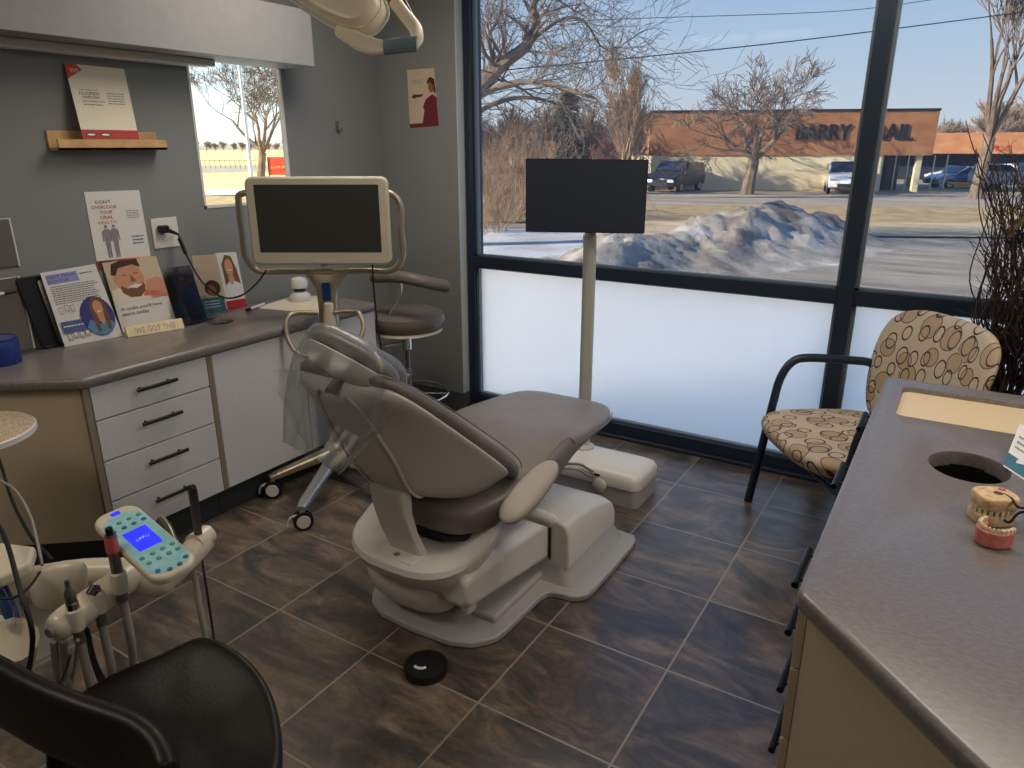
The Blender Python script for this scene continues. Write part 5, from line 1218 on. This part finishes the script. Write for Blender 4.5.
# ================================================================== OUTSIDE
def gmat(name, c1, c2, sc, rough=.9, c3=None, detail=8, stretch=(1, 1, 1), bump=0):
    m = D.materials.new(name); m.use_nodes = True; nt = m.node_tree; b = nt.nodes['Principled BSDF']; L = nt.links.new
    tc = N(nt, 'ShaderNodeTexCoord'); mp = N(nt, 'ShaderNodeMapping'); mp.inputs['Scale'].default_value = stretch; mp.inputs['Rotation'].default_value = (0, 0, math.radians(-32)); L(tc.outputs['Object'], mp.inputs[0])
    n = N(nt, 'ShaderNodeTexNoise'); n.inputs['Scale'].default_value = sc; n.inputs['Detail'].default_value = detail; n.inputs['Roughness'].default_value = .65; L(mp.outputs[0], n.inputs['Vector'])
    st = [(.35, c1), (.62, c2)] + ([(.75, c3)] if c3 else [])
    L(ramp(nt, n.outputs['Fac'], st), b.inputs['Base Color']); b.inputs['Roughness'].default_value = rough; b.inputs['Specular IOR Level'].default_value = .2
    if bump:
        bp_ = N(nt, 'ShaderNodeBump'); bp_.inputs['Strength'].default_value = bump; bp_.inputs['Distance'].default_value = .1; L(n.outputs['Fac'], bp_.inputs['Height']); L(bp_.outputs['Normal'], b.inputs['Normal'])
    return m
M['asphalt'] = gmat('weathered_asphalt', (124, 113, 98), (164, 152, 134), 1.6, stretch=(.35, 1.6, 1), c3=(196, 184, 166))
M['road'] = gmat('pale_road', (146, 132, 112), (178, 164, 142), .7, stretch=(.2, 1.2, 1))
M['dry_grass'] = gmat('dry_winter_grass', (150, 124, 84), (192, 166, 118), 1.5, c3=(206, 184, 140), bump=.5)
M['dirt'] = gmat('sandy_verge', (172, 148, 110), (212, 190, 150), .8, stretch=(.3, 1, 1))
M['field'] = gmat('pale_dry_field', (214, 184, 120), (228, 200, 138), .06)
M['snow'] = gmat('packed_snow', (180, 176, 170), (216, 214, 210), .9, c3=(228, 226, 222), rough=.6, bump=.5)
M['dirty_snow'] = gmat('dirty_snow', (112, 98, 80), (184, 174, 158), 1.1, c3=(222, 218, 208), rough=.7, bump=.9)
M['bark'] = gmat('grey_bark', (96, 82, 70), (140, 122, 104), 3)
M['bark_tan'] = gmat('tan_twigs', (140, 112, 84), (180, 150, 116), 2)
M['bark_dark'] = gmat('dark_twigs', (70, 62, 52), (96, 84, 70), 2)
M['needle'] = gmat('dark_evergreen', (44, 50, 42), (72, 76, 62), 2)
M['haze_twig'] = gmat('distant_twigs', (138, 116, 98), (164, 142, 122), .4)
M['fascia'] = gmat('orange_brown_shingle', (156, 104, 68), (178, 128, 90), .8, stretch=(1, 1, 3))
M['cream_wall'] = gmat('cream_block_wall', (228, 212, 172), (238, 224, 188), .5)
M['dark_glass'] = mat('dark_shop_glass', (40, 46, 56), .15)
M['letter'] = mat('dark_sign_letter', (38, 34, 34), .5)
M['red_sign'] = mat('red_sign_letter', (196, 30, 34), .5)
M['car_dark'] = mat('dark_car_paint', (30, 34, 42), .35, coat=.15)
M['car_white'] = mat('white_car_paint', (224, 226, 228), .3, coat=.8)
M['car_silver'] = mat('silver_blue_car_paint', (120, 136, 160), .25, .4, coat=.8)
M['headlamp'] = mat('headlamp_glass', (235, 235, 225), .2)
M['sign_red'] = mat('red_banner', (206, 70, 44), .6); M['sign_yel'] = mat('yellow_print', (240, 190, 60), .6)
FW = V((-.527, .85, 0)).normalized(); RT = V((.85, .527, 0)).normalized(); C0 = V((CP.x, CP.y, 0))
def sdw(s, d, F=FW, Rt=RT): p = C0 + F * d + Rt * s; return p
# polar ground
rs = [0, 3, 6, 9, 13, 18, 25, 35, 50, 70, 90, 140, 250, 450, 900]; na = 72; gv = []; gf = []
for r in rs:
    for k in range(na):
        a = 2 * PI * k / na; x, y = r * math.cos(a), r * math.sin(a); gv.append((x, y, gz(x, y)))
g = MB()
g.add(gv, [(i * na + k, i * na + (k + 1) % na, (i + 1) * na + (k + 1) % na, (i + 1) * na + k) for i in range(len(rs) - 1) for k in range(na)])
struct(g.build('ground', 'asphalt', org=(0, 0, 0)))
def strip(name, d0, d1, s0, s1, m, lift=.02, F=FW, Rt=RT, nd=6, ns=24, skew=0):
    R = []
    for i in range(nd + 1):
        d = d0 + (d1 - d0) * i / nd; row = []
        for j in range(ns + 1):
            s = s0 + (s1 - s0) * j / ns; p = sdw(s, d + skew * s, F, Rt); row.append(V((p.x, p.y, gz(p.x, p.y) + lift)))
        R.append(row)
    return struct(MB().rings(R, False, False, close=False).build(name, m, org=(0, 0, 0)))
def dv(v, u=512): p = outg(u, v) - C0; return p.dot(FW)
strip('grass_verge', dv(192), dv(186), -22, 90, 'dry_grass', .03)
strip('road', dv(206), dv(192), -30, 90, 'road', .02)
strip('grass_strip', dv(223), dv(206), -3.2, 40, 'dry_grass', .035)
strip('sandy_verge', dv(237), dv(223), 3, 30, 'dirt', .045)
strip('brush_ground', dv(231), dv(195), -30, -2.2, 'dry_grass', .05)
strip('snow_field', dv(285), dv(231), -16, 3.0, 'snow', .06)
strip('bounce_snow', 4.3, 9.2, -8, 11, 'snow', .05, nd=4)  # unseen snow added to bounce light into the frosted panes
# left window: its own direction of view
FL2 = V((sight(240, 150).x, sight(240, 150).y, 0)).normalized(); RL2 = V((-FL2.y, FL2.x, 0)) * -1
def dl(v): return (outg(240, v) - C0).dot(FL2)
strip('far_field', dl(166), 800, -300, 300, 'field', .10, FL2, RL2, nd=10)
strip('grass_bank', dl(190), dl(173), -60, 30, 'field', .07, FL2, RL2)
strip('side_road', dl(173), dl(166), -100, 60, 'road', .08, FL2, RL2)
strip('curb_line', dl(196), dl(190), -30, 20, 'cream_wall', .075, FL2, RL2)
# unseen slab added outside to keep sun out of the small side window
struct(MB().box(XO - 1.75, XO - .01, -4.2, .6, 2.36, 2.50).build('sun_block', 'cream_wall', smooth=False))
struct(MB().box(XO - .35, XR + .5, YB - .5, YF + .45, 2.95, 3.3).build('roof_slab', 'edge_taupe', smooth=False))

# snow pile
def fbm(x, y, o=5, s=1.0):
    from mathutils import noise as nz
    return nz.fractal(V((x * s, y * s, 3.7)), .9, 2.1, o)
sm = MB(); R = []
ns, nd = 120, 90
s0_, s1_ = -3.2, 8.4
dpk = dv(203) * 0 + 15.2
crest = []
for u, v, d in ((560, 262, 10.6), (590, 240, 11.3), (620, 233, 12.0), (650, 233, 12.6), (672, 231, 13.2), (700, 221, 13.9), (728, 209, 14.6), (757, 203, 15.2), (790, 206, 16.0), (820, 213, 16.8), (845, 222, 17.4), (862, 238, 18.0)):
    p = atd(u, v, d); q = p - C0; crest.append((q.dot(RT), q.dot(FW), max(0, p.z - gz(p.x, p.y))))
s0_, s1_ = crest[0][0] - 1.5, crest[-1][0] + 1.2
def pile_h(s, d):
    if s <= crest[0][0]: a = b = crest[0]; t_ = 0
    elif s >= crest[-1][0]: a = b = crest[-1]; t_ = 0
    else:
        k = max(i for i in range(len(crest) - 1) if crest[i][0] <= s); a, b = crest[k], crest[k + 1]; t_ = (s - a[0]) / (b[0] - a[0])
    cr = a[1] + (b[1] - a[1]) * t_; h = a[2] + (b[2] - a[2]) * t_
    e_ = 1.0
    if s < crest[0][0]: e_ = math.exp(-((s - crest[0][0]) / .7) ** 2)
    if s > crest[-1][0]: e_ = math.exp(-((s - crest[-1][0]) / .5) ** 2)
    w_ = (1.3 if d > cr else 1.5) + .5 * h
    x = abs(d - cr) / w_
    return h * e_ * (math.exp(-x * x * 1.0) if x > .0 else 1)
for i in range(nd + 1):
    row = []
    for j in range(ns + 1):
        s = s0_ + (s1_ - s0_) * j / ns; d = 8.2 + 13.5 * i / nd; p = sdw(s, d); h = pile_h(s, d)
        n_ = fbm(p.x, p.y, 6, 1.1); n2_ = fbm(p.x, p.y, 4, 4.2)
        h2 = h * (1 + .10 * n_) + min(1, h * 2.5) * (.13 * n_ + .07 * n2_) - .05
        row.append(V((p.x, p.y, gz(p.x, p.y) + h2 + .02)))
    R.append(row)
tag(sm.rings(R, False, False, close=False).build('snow_pile', 'dirty_snow'), 'long dirty ploughed snow pile outside the window', 'snow pile')

# ---- store
sp0 = outg(650, 190); dS = (sp0 - CP).dot(-(CR @ V((0, 0, 1))))
def sq(u, v, f=1.0): return atd(u, v, dS * f)
TL, TR = sq(650, 117), sq(927, 108, .95); ML, MR_ = sq(650, 158), sq(927, 152.5, .95)
BL, BR = sq(650, 190), sq(927, 187, .95)
zb_s = min(gz(BL.x, BL.y), gz(BR.x, BR.y)) - .3
ztop = (TL.z + TR.z) / 2; zmid = (ML.z + MR_.z) / 2
ex2 = V((BR.x - BL.x, BR.y - BL.y, 0)); Wd = ex2.length; ex2.normalize(); nb2 = V((-ex2.y, ex2.x, 0)); nb2 = nb2 if nb2.dot(FW) > 0 else -nb2
bs = thing('store_building', 'low store across the road with orange brown lettered fascia and cream wall', 'building', (BL.x, BL.y, zb_s))
def SB(a, b, z): return V((BL.x, BL.y, 0)) + ex2 * a + nb2 * b + UPV * z
def sbox(a0, a1, b0, b1, z0, z1): return MB().prism([SB(a0, b0, z0), SB(a1, b0, z0), SB(a1, b1, z0), SB(a0, b1, z0)], UPV * (z1 - z0))
cut = Wd * .83
sbox(0, cut, .06, 14, zb_s, zmid + .3).build('cream_wall', 'cream_wall', bs, smooth=False)
sbox(cut, Wd - .6, 3.2, 14, zb_s, zmid + .3).build('shop_front', 'dark_glass', bs, smooth=False)
fs_ = sbox(-.2, Wd, 0, 14.2, zmid, ztop).build('fascia', 'fascia', bs, smooth=False)
sbox(-.25, Wd + .05, -.05, 14.3, ztop, ztop + .12).build('roof_edge', 'letter', bs, smooth=False)
for k in range(7): sbox(cut + .3 + k * .75, cut + .36 + k * .75, 3.1, 3.2, zb_s, zmid).build('mullion', 'alu', bs, smooth=False)
sbox(Wd - .75, Wd - .45, .2, .5, zb_s, zmid).build('pillar', 'cream_wall', bs, smooth=False)
sbox(cut - .15, cut + .12, .1, .5, zb_s, zmid).build('pillar', 'cream_wall', bs, smooth=False)
lt0 = on_plane(795, 140, SB(0, -.02, 0), nb2); lt1 = on_plane(911, 138.5, SB(0, -.02, 0), nb2); lh = (on_plane(795, 126, SB(0, -.02, 0), nb2) - lt0).z
a0_, a1_ = (lt0 - SB(0, 0, 0)).dot(ex2), (lt1 - SB(0, 0, 0)).dot(ex2)
for word, f0, f1 in (('BARRY', 0, .47), ('TRAIL', .57, 1)):
    vs, fs = text_mesh(word); x0 = min(p.x for p in vs); x1 = max(p.x for p in vs); y1 = max(p.y for p in vs); mb = MB()
    for off in (0, 1, 2):
        mb.add([SB(a0_ + (a1_ - a0_) * (f0 + (f1 - f0) * (p.x - x0) / (x1 - x0)) + off * .05, -.06 - .004 * off, lt0.z + p.y / y1 * lh * 1.12) for p in vs], fs)
    mb.build('sign_lettering', 'letter', bs, smooth=False)
# neighbouring shops
n0, n1 = sq(945, 133, 1.5), sq(1100, 133, 1.35)
b2 = thing('strip_mall', 'second orange brown shop row with a red sign beyond the store', 'building', (n0.x, n0.y, gz(n0.x, n0.y) - .3))
e3 = V((n1.x - n0.x, n1.y - n0.y, 0)); W3 = e3.length; e3.normalize(); nn3 = V((-e3.y, e3.x, 0)); nn3 = nn3 if nn3.dot(FW) > 0 else -nn3; zg3 = gz(n0.x, n0.y) - .5; zm3 = sq(1000, 154, 1.42).z
def S3(a, b, z): return V((n0.x, n0.y, 0)) + e3 * a + nn3 * b + UPV * z
MB().prism([S3(-14, 0, zm3), S3(W3, 0, zm3), S3(W3, 12, zm3), S3(-14, 12, zm3)], UPV * (n0.z - zm3)).build('fascia', 'fascia', b2, smooth=False)
MB().prism([S3(-14, 2, zg3), S3(W3, 2, zg3), S3(W3, 12, zg3), S3(-14, 12, zg3)], UPV * (zm3 - zg3)).build('shop_front', 'dark_glass', b2, smooth=False)
vs, fs = stroke_mesh(4, 5); s_a = on_plane(990, 150, S3(0, -.05, 0), nn3); s_b = on_plane(1008, 150, S3(0, -.05, 0), nn3); wl_ = (s_b - s_a).length; x1 = max(p.x for p in vs)
MB().add([s_a + e3 * (p.x / x1 * wl_ * 1.1) + UPV * (p.y * wl_ * .45) - nn3 * .1 for p in vs], fs).build('red_sign_lettering', 'red_sign', b2, smooth=False)

# ---- cars
def car(u, v, f, yaw, paint, label, suv=False, L_=4.6, W_=1.85, H_=1.5):
    g_ = outg(u, v); dd = f; p = atd(u, v, dd); g_ = V((p.x, p.y, gz(p.x, p.y)))
    c = thing('car', label, 'car', g_, 'cars parked across the road')
    a = yaw; X = V((math.cos(a), math.sin(a), 0)); Y = V((-math.sin(a), math.cos(a), 0))
    def q(x, y, z): return g_ + X * x + Y * y + UPV * z
    prof_ = [(-2.3, .35), (-2.32, .8), (-2.2, .98), (-1.75, 1.02), (-1.1, 1.42), (.3, 1.46), (1.1, 1.02), (1.9, .9), (2.28, .72), (2.3, .35)] if not suv else [(-2.3, .4), (-2.34, 1.0), (-2.25, 1.15), (-2.0, 1.66), (.3, 1.72), (1.05, 1.18), (2.0, 1.06), (2.3, .85), (2.32, .4)]
    k = L_ / 4.64
    rg = [[q(x * k, y, z * (.97 if abs(y) > W_ * .45 else 1)) for x, z in prof_] for y in (-W_ / 2, -W_ / 2 + .06, W_ / 2 - .06, W_ / 2)]
    MB().rings(rg).build('body', paint, c, bevel=.06)
    gl = [(-1.65, 1.03), (-1.1, 1.36), (.25, 1.39), (.95, 1.04)] if not suv else [(-2.0, 1.2), (-1.85, 1.58), (.25, 1.62), (.85, 1.2)]
    for sy in (-1, 1): MB().prism([q(x * k, sy * (W_ / 2 + .004), z) for x, z in gl], Y * sy * .012).build('side_window', 'dark_glass', c, smooth=False)
    wx = [(.42, 1.43, 1.08, 1.03)] if not suv else [(.36, 1.69, 1.03, 1.2)]
    for xa, za, xb, zb2 in wx: MB().prism([q(xa * k, -W_ * .42, za), q(xb * k, -W_ * .44, zb2), q(xb * k, W_ * .44, zb2), q(xa * k, W_ * .42, za)], X * .04 + UPV * .04).build('windscreen', 'dark_glass', c, smooth=False)
    for sx in (-1.4, 1.42):
        for sy in (-1, 1):
            wl2 = MB().lathe([(.2, -.1), (.33, -.09), (.33, .09), (.2, .1)], q(sx * k, sy * (W_ / 2 - .08), .33), axis=Y, n=20).build('wheel', 'rubber', c)
            MB().lathe([(.2, 0), (.19, .02)], q(sx * k, sy * (W_ / 2 + .02), .33), axis=Y * sy, n=16).build('hub_cap', 'alu', wl2)
    for sy in (-1, 1): MB().prism([q(2.28 * k, sy * .62 + a_, .68 + b_) for a_, b_ in rrect(.36, .16, .05, 3)], X * .05).build('headlamp', 'headlamp', c)
    MB().prism([q(2.3 * k, a_, .52 + b_) for a_, b_ in rrect(1.0, .2, .05, 3)], X * .03).build('grille', 'letter', c)
ry = math.atan2(RT.y, RT.x)
fy = math.atan2(-FW.y, -FW.x)
car(675, 189, dS * .95, fy - .6, 'car_dark', 'dark suv parked before the left end of the store wall', True)
car(844, 186, dS * .92, fy - .35, 'car_white', 'white suv partly behind the window mullion at the store wall', True, W_=1.9)
car(962, 186, dS * 1.12, ry + PI, 'car_silver', 'silver blue sedan parked side-on beside the right-hand tree', False)
car(957, 178, dS * 1.35, ry + PI, 'car_white', 'pale sedan parked behind the silver blue sedan', False)
car(1010, 187, dS * 1.05, fy + .5, 'car_white', 'white suv parked right of the right-hand tree', True)
car(508, 190, dS * .95, ry + .3, 'car_white', 'white car half hidden behind the brush at the window left side', False)
yb = outg(910, 188); tag(MB().lathe([(.3, 0), (.34, .1), (.34, .7), (.25, .8)], V((yb.x, yb.y, gz(yb.x, yb.y))), n=16).build('yellow_bin', 'sign_yel'), 'yellow bin standing before the store entrance', 'bin')

# ---- trees
def grow(mb, p, d, L_, r, dep, rg, spread=.55, up=.15, kids=3, curl=.18, minr=.006, n0=6):
    m = 5 if dep > 1 else 3; pts = [p]; q = p; dd = d.normalized(); rr = [r]
    for i in range(m):
        j = V((rg.gauss(0, curl), rg.gauss(0, curl), rg.gauss(0, curl) + up * .3)); dd = (dd + j).normalized(); q = q + dd * (L_ / m); pts.append(q); rr.append(max(minr, r * (1 - .55 * (i + 1) / m)))
    mb.tube(pts, rr, n0 if dep > 3 else (4 if dep > 1 else 3), caps=False)
    if dep <= 0: return
    for k in range(kids + (1 if dep < 3 else 0)):
        t = rg.uniform(.35, 1) if k else 1.0; i = min(m, max(1, int(t * m))); b = pts[i]
        ax = V((rg.gauss(0, 1), rg.gauss(0, 1), rg.gauss(0, 1))); ax = (ax - dd * ax.dot(dd)).normalized()
        nd_ = (dd + ax * rg.uniform(spread * .7, spread * 1.5) + UPV * up).normalized()
        grow(mb, b, nd_, L_ * rg.uniform(.62, .82), rr[i] * rg.uniform(.55, .75), dep - 1, rg, spread, up, kids, curl, minr, n0)
def tree(name, label, base, H, r, seed, m='bark', dep=5, spread=.55, up=.15, kids=3, curl=.15, trunk=.25, group=None, stems=1, lean=(0, 0, 0), minr=.008, fork=0, fo=.8):
    rg = random.Random(seed); mb = MB()
    for s in range(stems):
        dd = V((rg.gauss(0, .12) * stems, rg.gauss(0, .12) * stems, 1)) + V(lean)
        b = base + V((rg.gauss(0, .1), rg.gauss(0, .1), -.2)) * (1 if stems > 1 else 0)
        if fork:
            tp = b + dd.normalized() * H * .2
            mb.tube([b - UPV * .3, b + dd.normalized() * H * .08, tp], [r * 1.15, r * .95, r * .85], 8)
            for q_ in range(fork):
                a_ = 2 * PI * (q_ + rg.uniform(-.2, .2)) / fork
                grow(mb, tp, V((math.cos(a_) * fo, math.sin(a_) * fo, 1)), H * trunk * rg.uniform(.85, 1.1), r * .5, dep, rg, spread, up, kids, curl, minr)
            continue
        grow(mb, b - UPV * .2, dd, H * (trunk if stems == 1 else trunk), r, dep, rg, spread, up, kids, curl, minr)
    o = mb.build(name, m, org=base); return tag(o, label, 'tree', group)
def gat(u, v, d): p = atd(u, v, d); return V((p.x, p.y, gz(p.x, p.y)))
T1 = gat(747, 186, dS * .86)
tree('bare_tree', 'bare spreading tree standing before the middle of the store wall', T1, 8.8, .34, 21, dep=5, spread=.6, up=.04, kids=3, curl=.12, trunk=.26, minr=.014, fork=5, fo=.85)
T2 = gat(978, 183, dS * .80)
tree('bare_tree', 'tall bare tree with several trunks in front of the second shop row', T2, 15, .30, 8, dep=5, spread=.42, up=.2, kids=3, curl=.07, trunk=.28, minr=.02, fork=4, fo=.35)
# big near tree at the left edge of the window
nb_ = MB(); rg = random.Random(5); Dn = 15.0
tb0 = gat(452, 250, Dn)
trunk_pts = [tb0 - UPV * .3, V((tb0.x, tb0.y, tb0.z + 1.2)), atd(462, 120, Dn), atd(470, 100, Dn)]
nb_.tube(smoothpath(trunk_pts, 4), [.30] * 4 + [.26] * 9, 10)
for pts_, r_ in (([(470, 100, Dn), (483, 84, Dn), (505, 62, Dn - .3), (527, 45, Dn - .5), (536, 22, Dn - .6), (533, 5, Dn - .8), (545, -25, Dn - 1)], .17), ([(468, 104, Dn), (490, 90, Dn), (520, 82, Dn - .5), (550, 84, Dn - .7), (575, 92, Dn - 1), (595, 98, Dn - 1)], .085), ([(462, 125, Dn), (485, 108, Dn + .5), (515, 98, Dn + 1), (545, 100, Dn + 1.2), (570, 110, Dn + 1.4)], .07), ([(527, 45, Dn - .5), (545, 30, Dn), (565, 18, Dn), (585, 22, Dn), (600, 45, Dn), (612, 52, Dn)], .045), ([(500, 66, Dn), (488, 40, Dn), (500, 15, Dn), (505, -20, Dn)], .05)):
    P_ = smoothpath([atd(*a) for a in pts_], 3); n_ = len(P_); nb_.tube(P_, [max(.012, r_ * (1 - .75 * i / n_)) for i in range(n_)], 8, caps=False)
    for i in range(1, n_):
        for k in range(2):
            dd = (P_[i] - P_[i - 1]).normalized(); ax = V((rg.gauss(0, 1), rg.gauss(0, 1), rg.gauss(0, 1))); nd_ = (dd * .6 + ax.normalized() * .8 + UPV * .1).normalized()
            grow(nb_, P_[i], nd_, rg.uniform(.6, 1.3), max(.010, r_ * .28 * (1 - .6 * i / n_)), 3, rg, .6, 0, 2, .16, .0045, 4)
tag(nb_.build('bare_tree', 'bark', org=tb0), 'big near bare tree with a thick bent limb at the left side of the window', 'tree')
tree('pale_tree', 'pale fine-twigged bare tree behind the black screen', gat(622, 196, 34), 8.0, .14, 4, m='bark_tan', dep=5, spread=.38, up=.3, kids=4, curl=.08, trunk=.30, minr=.009)
# conifer: dark whorled crown
def conifer(label, base, H, Wd_, seed):
    rg = random.Random(seed); mb = MB(); mb.tube([base - UPV * .2, base + UPV * H], [.16, .02], 6)
    n = 46
    for i in range(n):
        z = H * (.12 + .86 * i / n); Lb = Wd_ * (1 - z / H) ** .8 + .2
        for k in range(7):
            a = rg.uniform(0, 2 * PI); d_ = V((math.cos(a), math.sin(a), -.15)); p = base + UPV * (z + rg.uniform(-.1, .1)); l_ = Lb * rg.uniform(.6, 1)
            mb.tube([p, p + d_ * l_ * .5 + UPV * .05, p + d_ * l_ - UPV * .1], [.03, .02, .008], 3, caps=False)
            for j in range(6):
                q = p + d_ * l_ * (.3 + .7 * j / 6); s_ = V((-d_.y, d_.x, rg.uniform(-.3, .1))) * rg.choice((-1, 1)); mb.tube([q, q + (s_ + d_ * .5) * rg.uniform(.2, .4)], [.035, .006], 3, caps=False)
    return tag(mb.build('evergreen_tree', 'needle', org=base), label, 'tree')
conifer('dark evergreen tree standing behind the brush above the black screen', gat(566, 192, 38), 5.2, 1.9, 3)
# brush at the left
for k, (u, v, d, h, sd) in enumerate(((492, 205, 22, 3.4, 31), (506, 208, 21, 3.0, 32), (522, 206, 24, 3.0, 33), (487, 215, 18, 2.4, 34))):
    tree('brush', ('tan arching brush at the very left of the window', 'tan brush left of the black screen', 'tan brush touching the left edge of the black screen', 'low tan brush in front at the left window edge')[k], gat(u, v, d), h, .022, sd, m='bark_tan', dep=3, spread=.45, up=.2, kids=3, curl=.1, trunk=.45, stems=12, minr=.006)
# distant trees: one built, then copied
def copy_to(o, p, sc, rz, label, group):
    c = o.copy(); COL.objects.link(c); c.location = p; c.scale = (sc, sc, sc); c.rotation_euler = (0, 0, rz); c['label'] = label; c['group'] = group; return c
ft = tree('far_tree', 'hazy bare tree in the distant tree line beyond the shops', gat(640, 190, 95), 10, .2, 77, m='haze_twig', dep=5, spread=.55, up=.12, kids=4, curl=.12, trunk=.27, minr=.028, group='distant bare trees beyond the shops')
rr_ = random.Random(2)
for k in range(34):
    u = 470 + k * 18 + rr_.uniform(-6, 6)
    if 785 < u < 905: continue
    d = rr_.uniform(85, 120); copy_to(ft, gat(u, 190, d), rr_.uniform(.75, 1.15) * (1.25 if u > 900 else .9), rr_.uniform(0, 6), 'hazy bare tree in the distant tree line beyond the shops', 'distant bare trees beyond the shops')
mid_ = tree('middle_tree', 'brown bare tree in the thicket behind the brush', gat(540, 195, 46), 6.5, .12, 91, m='bark', dep=5, spread=.5, up=.15, kids=4, curl=.12, trunk=.3, minr=.014, group='bare trees in the thicket behind the brush')
for u, d in ((486, 44), (502, 50), (520, 42), (552, 48), (580, 44), (598, 52), (628, 42)): copy_to(mid_, gat(u, 195, d), rr_.uniform(.8, 1.2), rr_.uniform(0, 6), 'brown bare tree in the thicket behind the brush', 'bare trees in the thicket behind the brush')
wt_ = gat(562, 175, 60); 
tag(MB().prism([wt_, wt_ + RT * 5, wt_ + RT * 5 + UPV * 2.4, wt_ + RT * 2.5 + UPV * 3.6, wt_ + UPV * 2.4], FW * 5).build('house', 'brick' if 'brick' in M else 'maroon'), 'reddish house glimpsed through the trees above the black screen', 'house')
# left window view
T3 = gat(258, 166, 58)
tree('bare_tree', 'bare forking tree seen through the small side window', T3, 12.5, .34, 14, dep=5, spread=.6, up=.08, kids=3, curl=.11, trunk=.26, minr=.016, fork=5, fo=.75)
pb = gat(251, 172, 40)
t = thing('light_pole', 'white light pole in front of the tree in the small side window', 'pole', pb)
MB().lathe([(.13, 0), (.10, 2), (.075, 8)], pb, n=16).build('shaft', 'white_pl', t); MB().lathe([(.2, 0), (.2, .3)], pb, n=16).build('foot', 'white_pl', t)
s0b = gat(268, 168, 75); s1b = gat(294, 168, 75); sz = atd(268, 157, 75).z - s0b.z; e5 = (s1b - s0b).normalized()
t = thing('banner_sign', 'red banner sign with yellow print seen through the small side window', 'sign', s0b)
MB().prism([s0b + UPV * .4, s1b + UPV * .4, V((s1b.x, s1b.y, s0b.z + sz)), V((s0b.x, s0b.y, s0b.z + sz))], V((.05, .05, 0))).build('panel', 'sign_red', t, smooth=False)
for a in (.02, .98): MB().cyl(s0b.lerp(s1b, a), s0b.lerp(s1b, a) + UPV * sz, .05).build('sign_post', 'letter', t)
vs, fs = stroke_mesh(5, 9); x1 = max(p.x for p in vs); nn5 = V((e5.y, -e5.x, 0)); nn5 = nn5 if nn5.dot(C0 - s0b) > 0 else -nn5; wS = (s1b - s0b).length
MB().add([s0b + e5 * (wS * .1 + p.x / x1 * wS * .8) + UPV * (sz * .5 + p.y * wS * .12) + nn5 * .08 for p in vs], fs).build('lettering', 'sign_yel', t, smooth=False)
f = MB(); fa, fb_ = gat(180, 164, 110), gat(330, 164, 110)
for k in range(31):
    p = fa.lerp(fb_, k / 30); p.z = gz(p.x, p.y); f.cyl(p, p + UPV * 1.3, .05, n=5)
f.cyl(fa + UPV * 1.25, fb_ + UPV * 1.25, .04, n=5)
tag(f.build('field_fence', 'edge_taupe'), 'low wire fence along the yellow field beyond the small side window', 'fence')
for k in range(16):
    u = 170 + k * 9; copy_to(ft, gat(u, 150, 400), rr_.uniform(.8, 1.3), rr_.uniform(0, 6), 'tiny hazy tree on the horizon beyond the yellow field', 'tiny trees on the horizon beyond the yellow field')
# power lines
for lab, P_, r_ in (('thicker lower overhead power line crossing the window', [(380, 82, 26), (484, 72, 27), (600, 61, 28), (740, 47, 29), (860, 33, 30), (1030, 11, 31), (1160, -8, 32)], .022), ('thin upper overhead power line crossing the window', [(380, 30, 26), (484, 24, 27), (650, 18, 28), (840, 11, 30), (945, -2, 31), (1060, -16, 32)], .013)):
    tag(MB().tube(smoothpath([atd(*a) for a in P_], 6), r_, 6).build('power_line', 'letter'), lab, 'power line')
# ================================================================== LIGHT
SC.render.film_transparent = False
w = D.worlds.new('sky'); SC.world = w; w.use_nodes = True; nt = w.node_tree; bg = nt.nodes['Background']
SUN = V((.68, .62, -.43)).normalized()
tc = nt.nodes.new('ShaderNodeTexCoord'); sp = nt.nodes.new('ShaderNodeSeparateXYZ'); nt.links.new(tc.outputs['Generated'], sp.inputs[0])
nt.links.new(ramp(nt, sp.outputs[2], [(0, (176, 172, 164)), (.005, (214, 222, 226)), (.12, (186, 208, 228)), (.30, (120, 166, 222)), (1, (70, 122, 198))]), bg.inputs['Color']); bg.inputs['Strength'].default_value = 2.8
sl = D.lights.new('sun', 'SUN'); sl.energy = 22; sl.angle = math.radians(.6); sl.color = (1, .90, .74)
so = D.objects.new('sun', sl); COL.objects.link(so); so.rotation_euler = SUN.to_track_quat('-Z', 'Y').to_euler()
# unseen ceiling panels added as fill light to brighten the room
n_ = 0
for (x, y) in ((-1.5, -.85), (.5, -.85), (2.3, -1.4), (2.3, -3.4), (-1.5, -3.6)):
    t = thing('fill_panel', 'added unseen rectangular fill panel on the ceiling', 'fill light', (x, y, ZC), 'added fill panels of the room')
    MB().box(x - .61, x + .61, y - .31, y + .31, ZC - .012, ZC - .002).build('frame', 'white_pl', t, bevel=.003)
    MB().box(x - .58, x + .58, y - .28, y + .28, ZC - .016, ZC - .012).build('diffuser', 'fill_diff', t)
    al = D.lights.new('fill_light', 'AREA'); al.shape = 'RECTANGLE'; al.size = 1.15; al.size_y = .55; al.energy = 14 if y > -3 else 10; al.color = (1, .90, .80)
    ao = D.objects.new('fill_light', al); COL.objects.link(ao); ao.parent = t; ao.location = (0, 0, -.03)
SC.view_settings.view_transform = 'Standard'; SC.view_settings.look = 'None'; SC.view_settings.gamma = 1; SC.view_settings.use_curve_mapping = False
SC.view_settings.exposure = 0.15
SC.cycles.use_denoising = True; SC.cycles.max_bounces = 10; SC.cycles.transparent_max_bounces = 24; SC.cycles.sample_clamp_indirect = 6
SC.cycles.caustics_reflective = False; SC.cycles.caustics_refractive = False
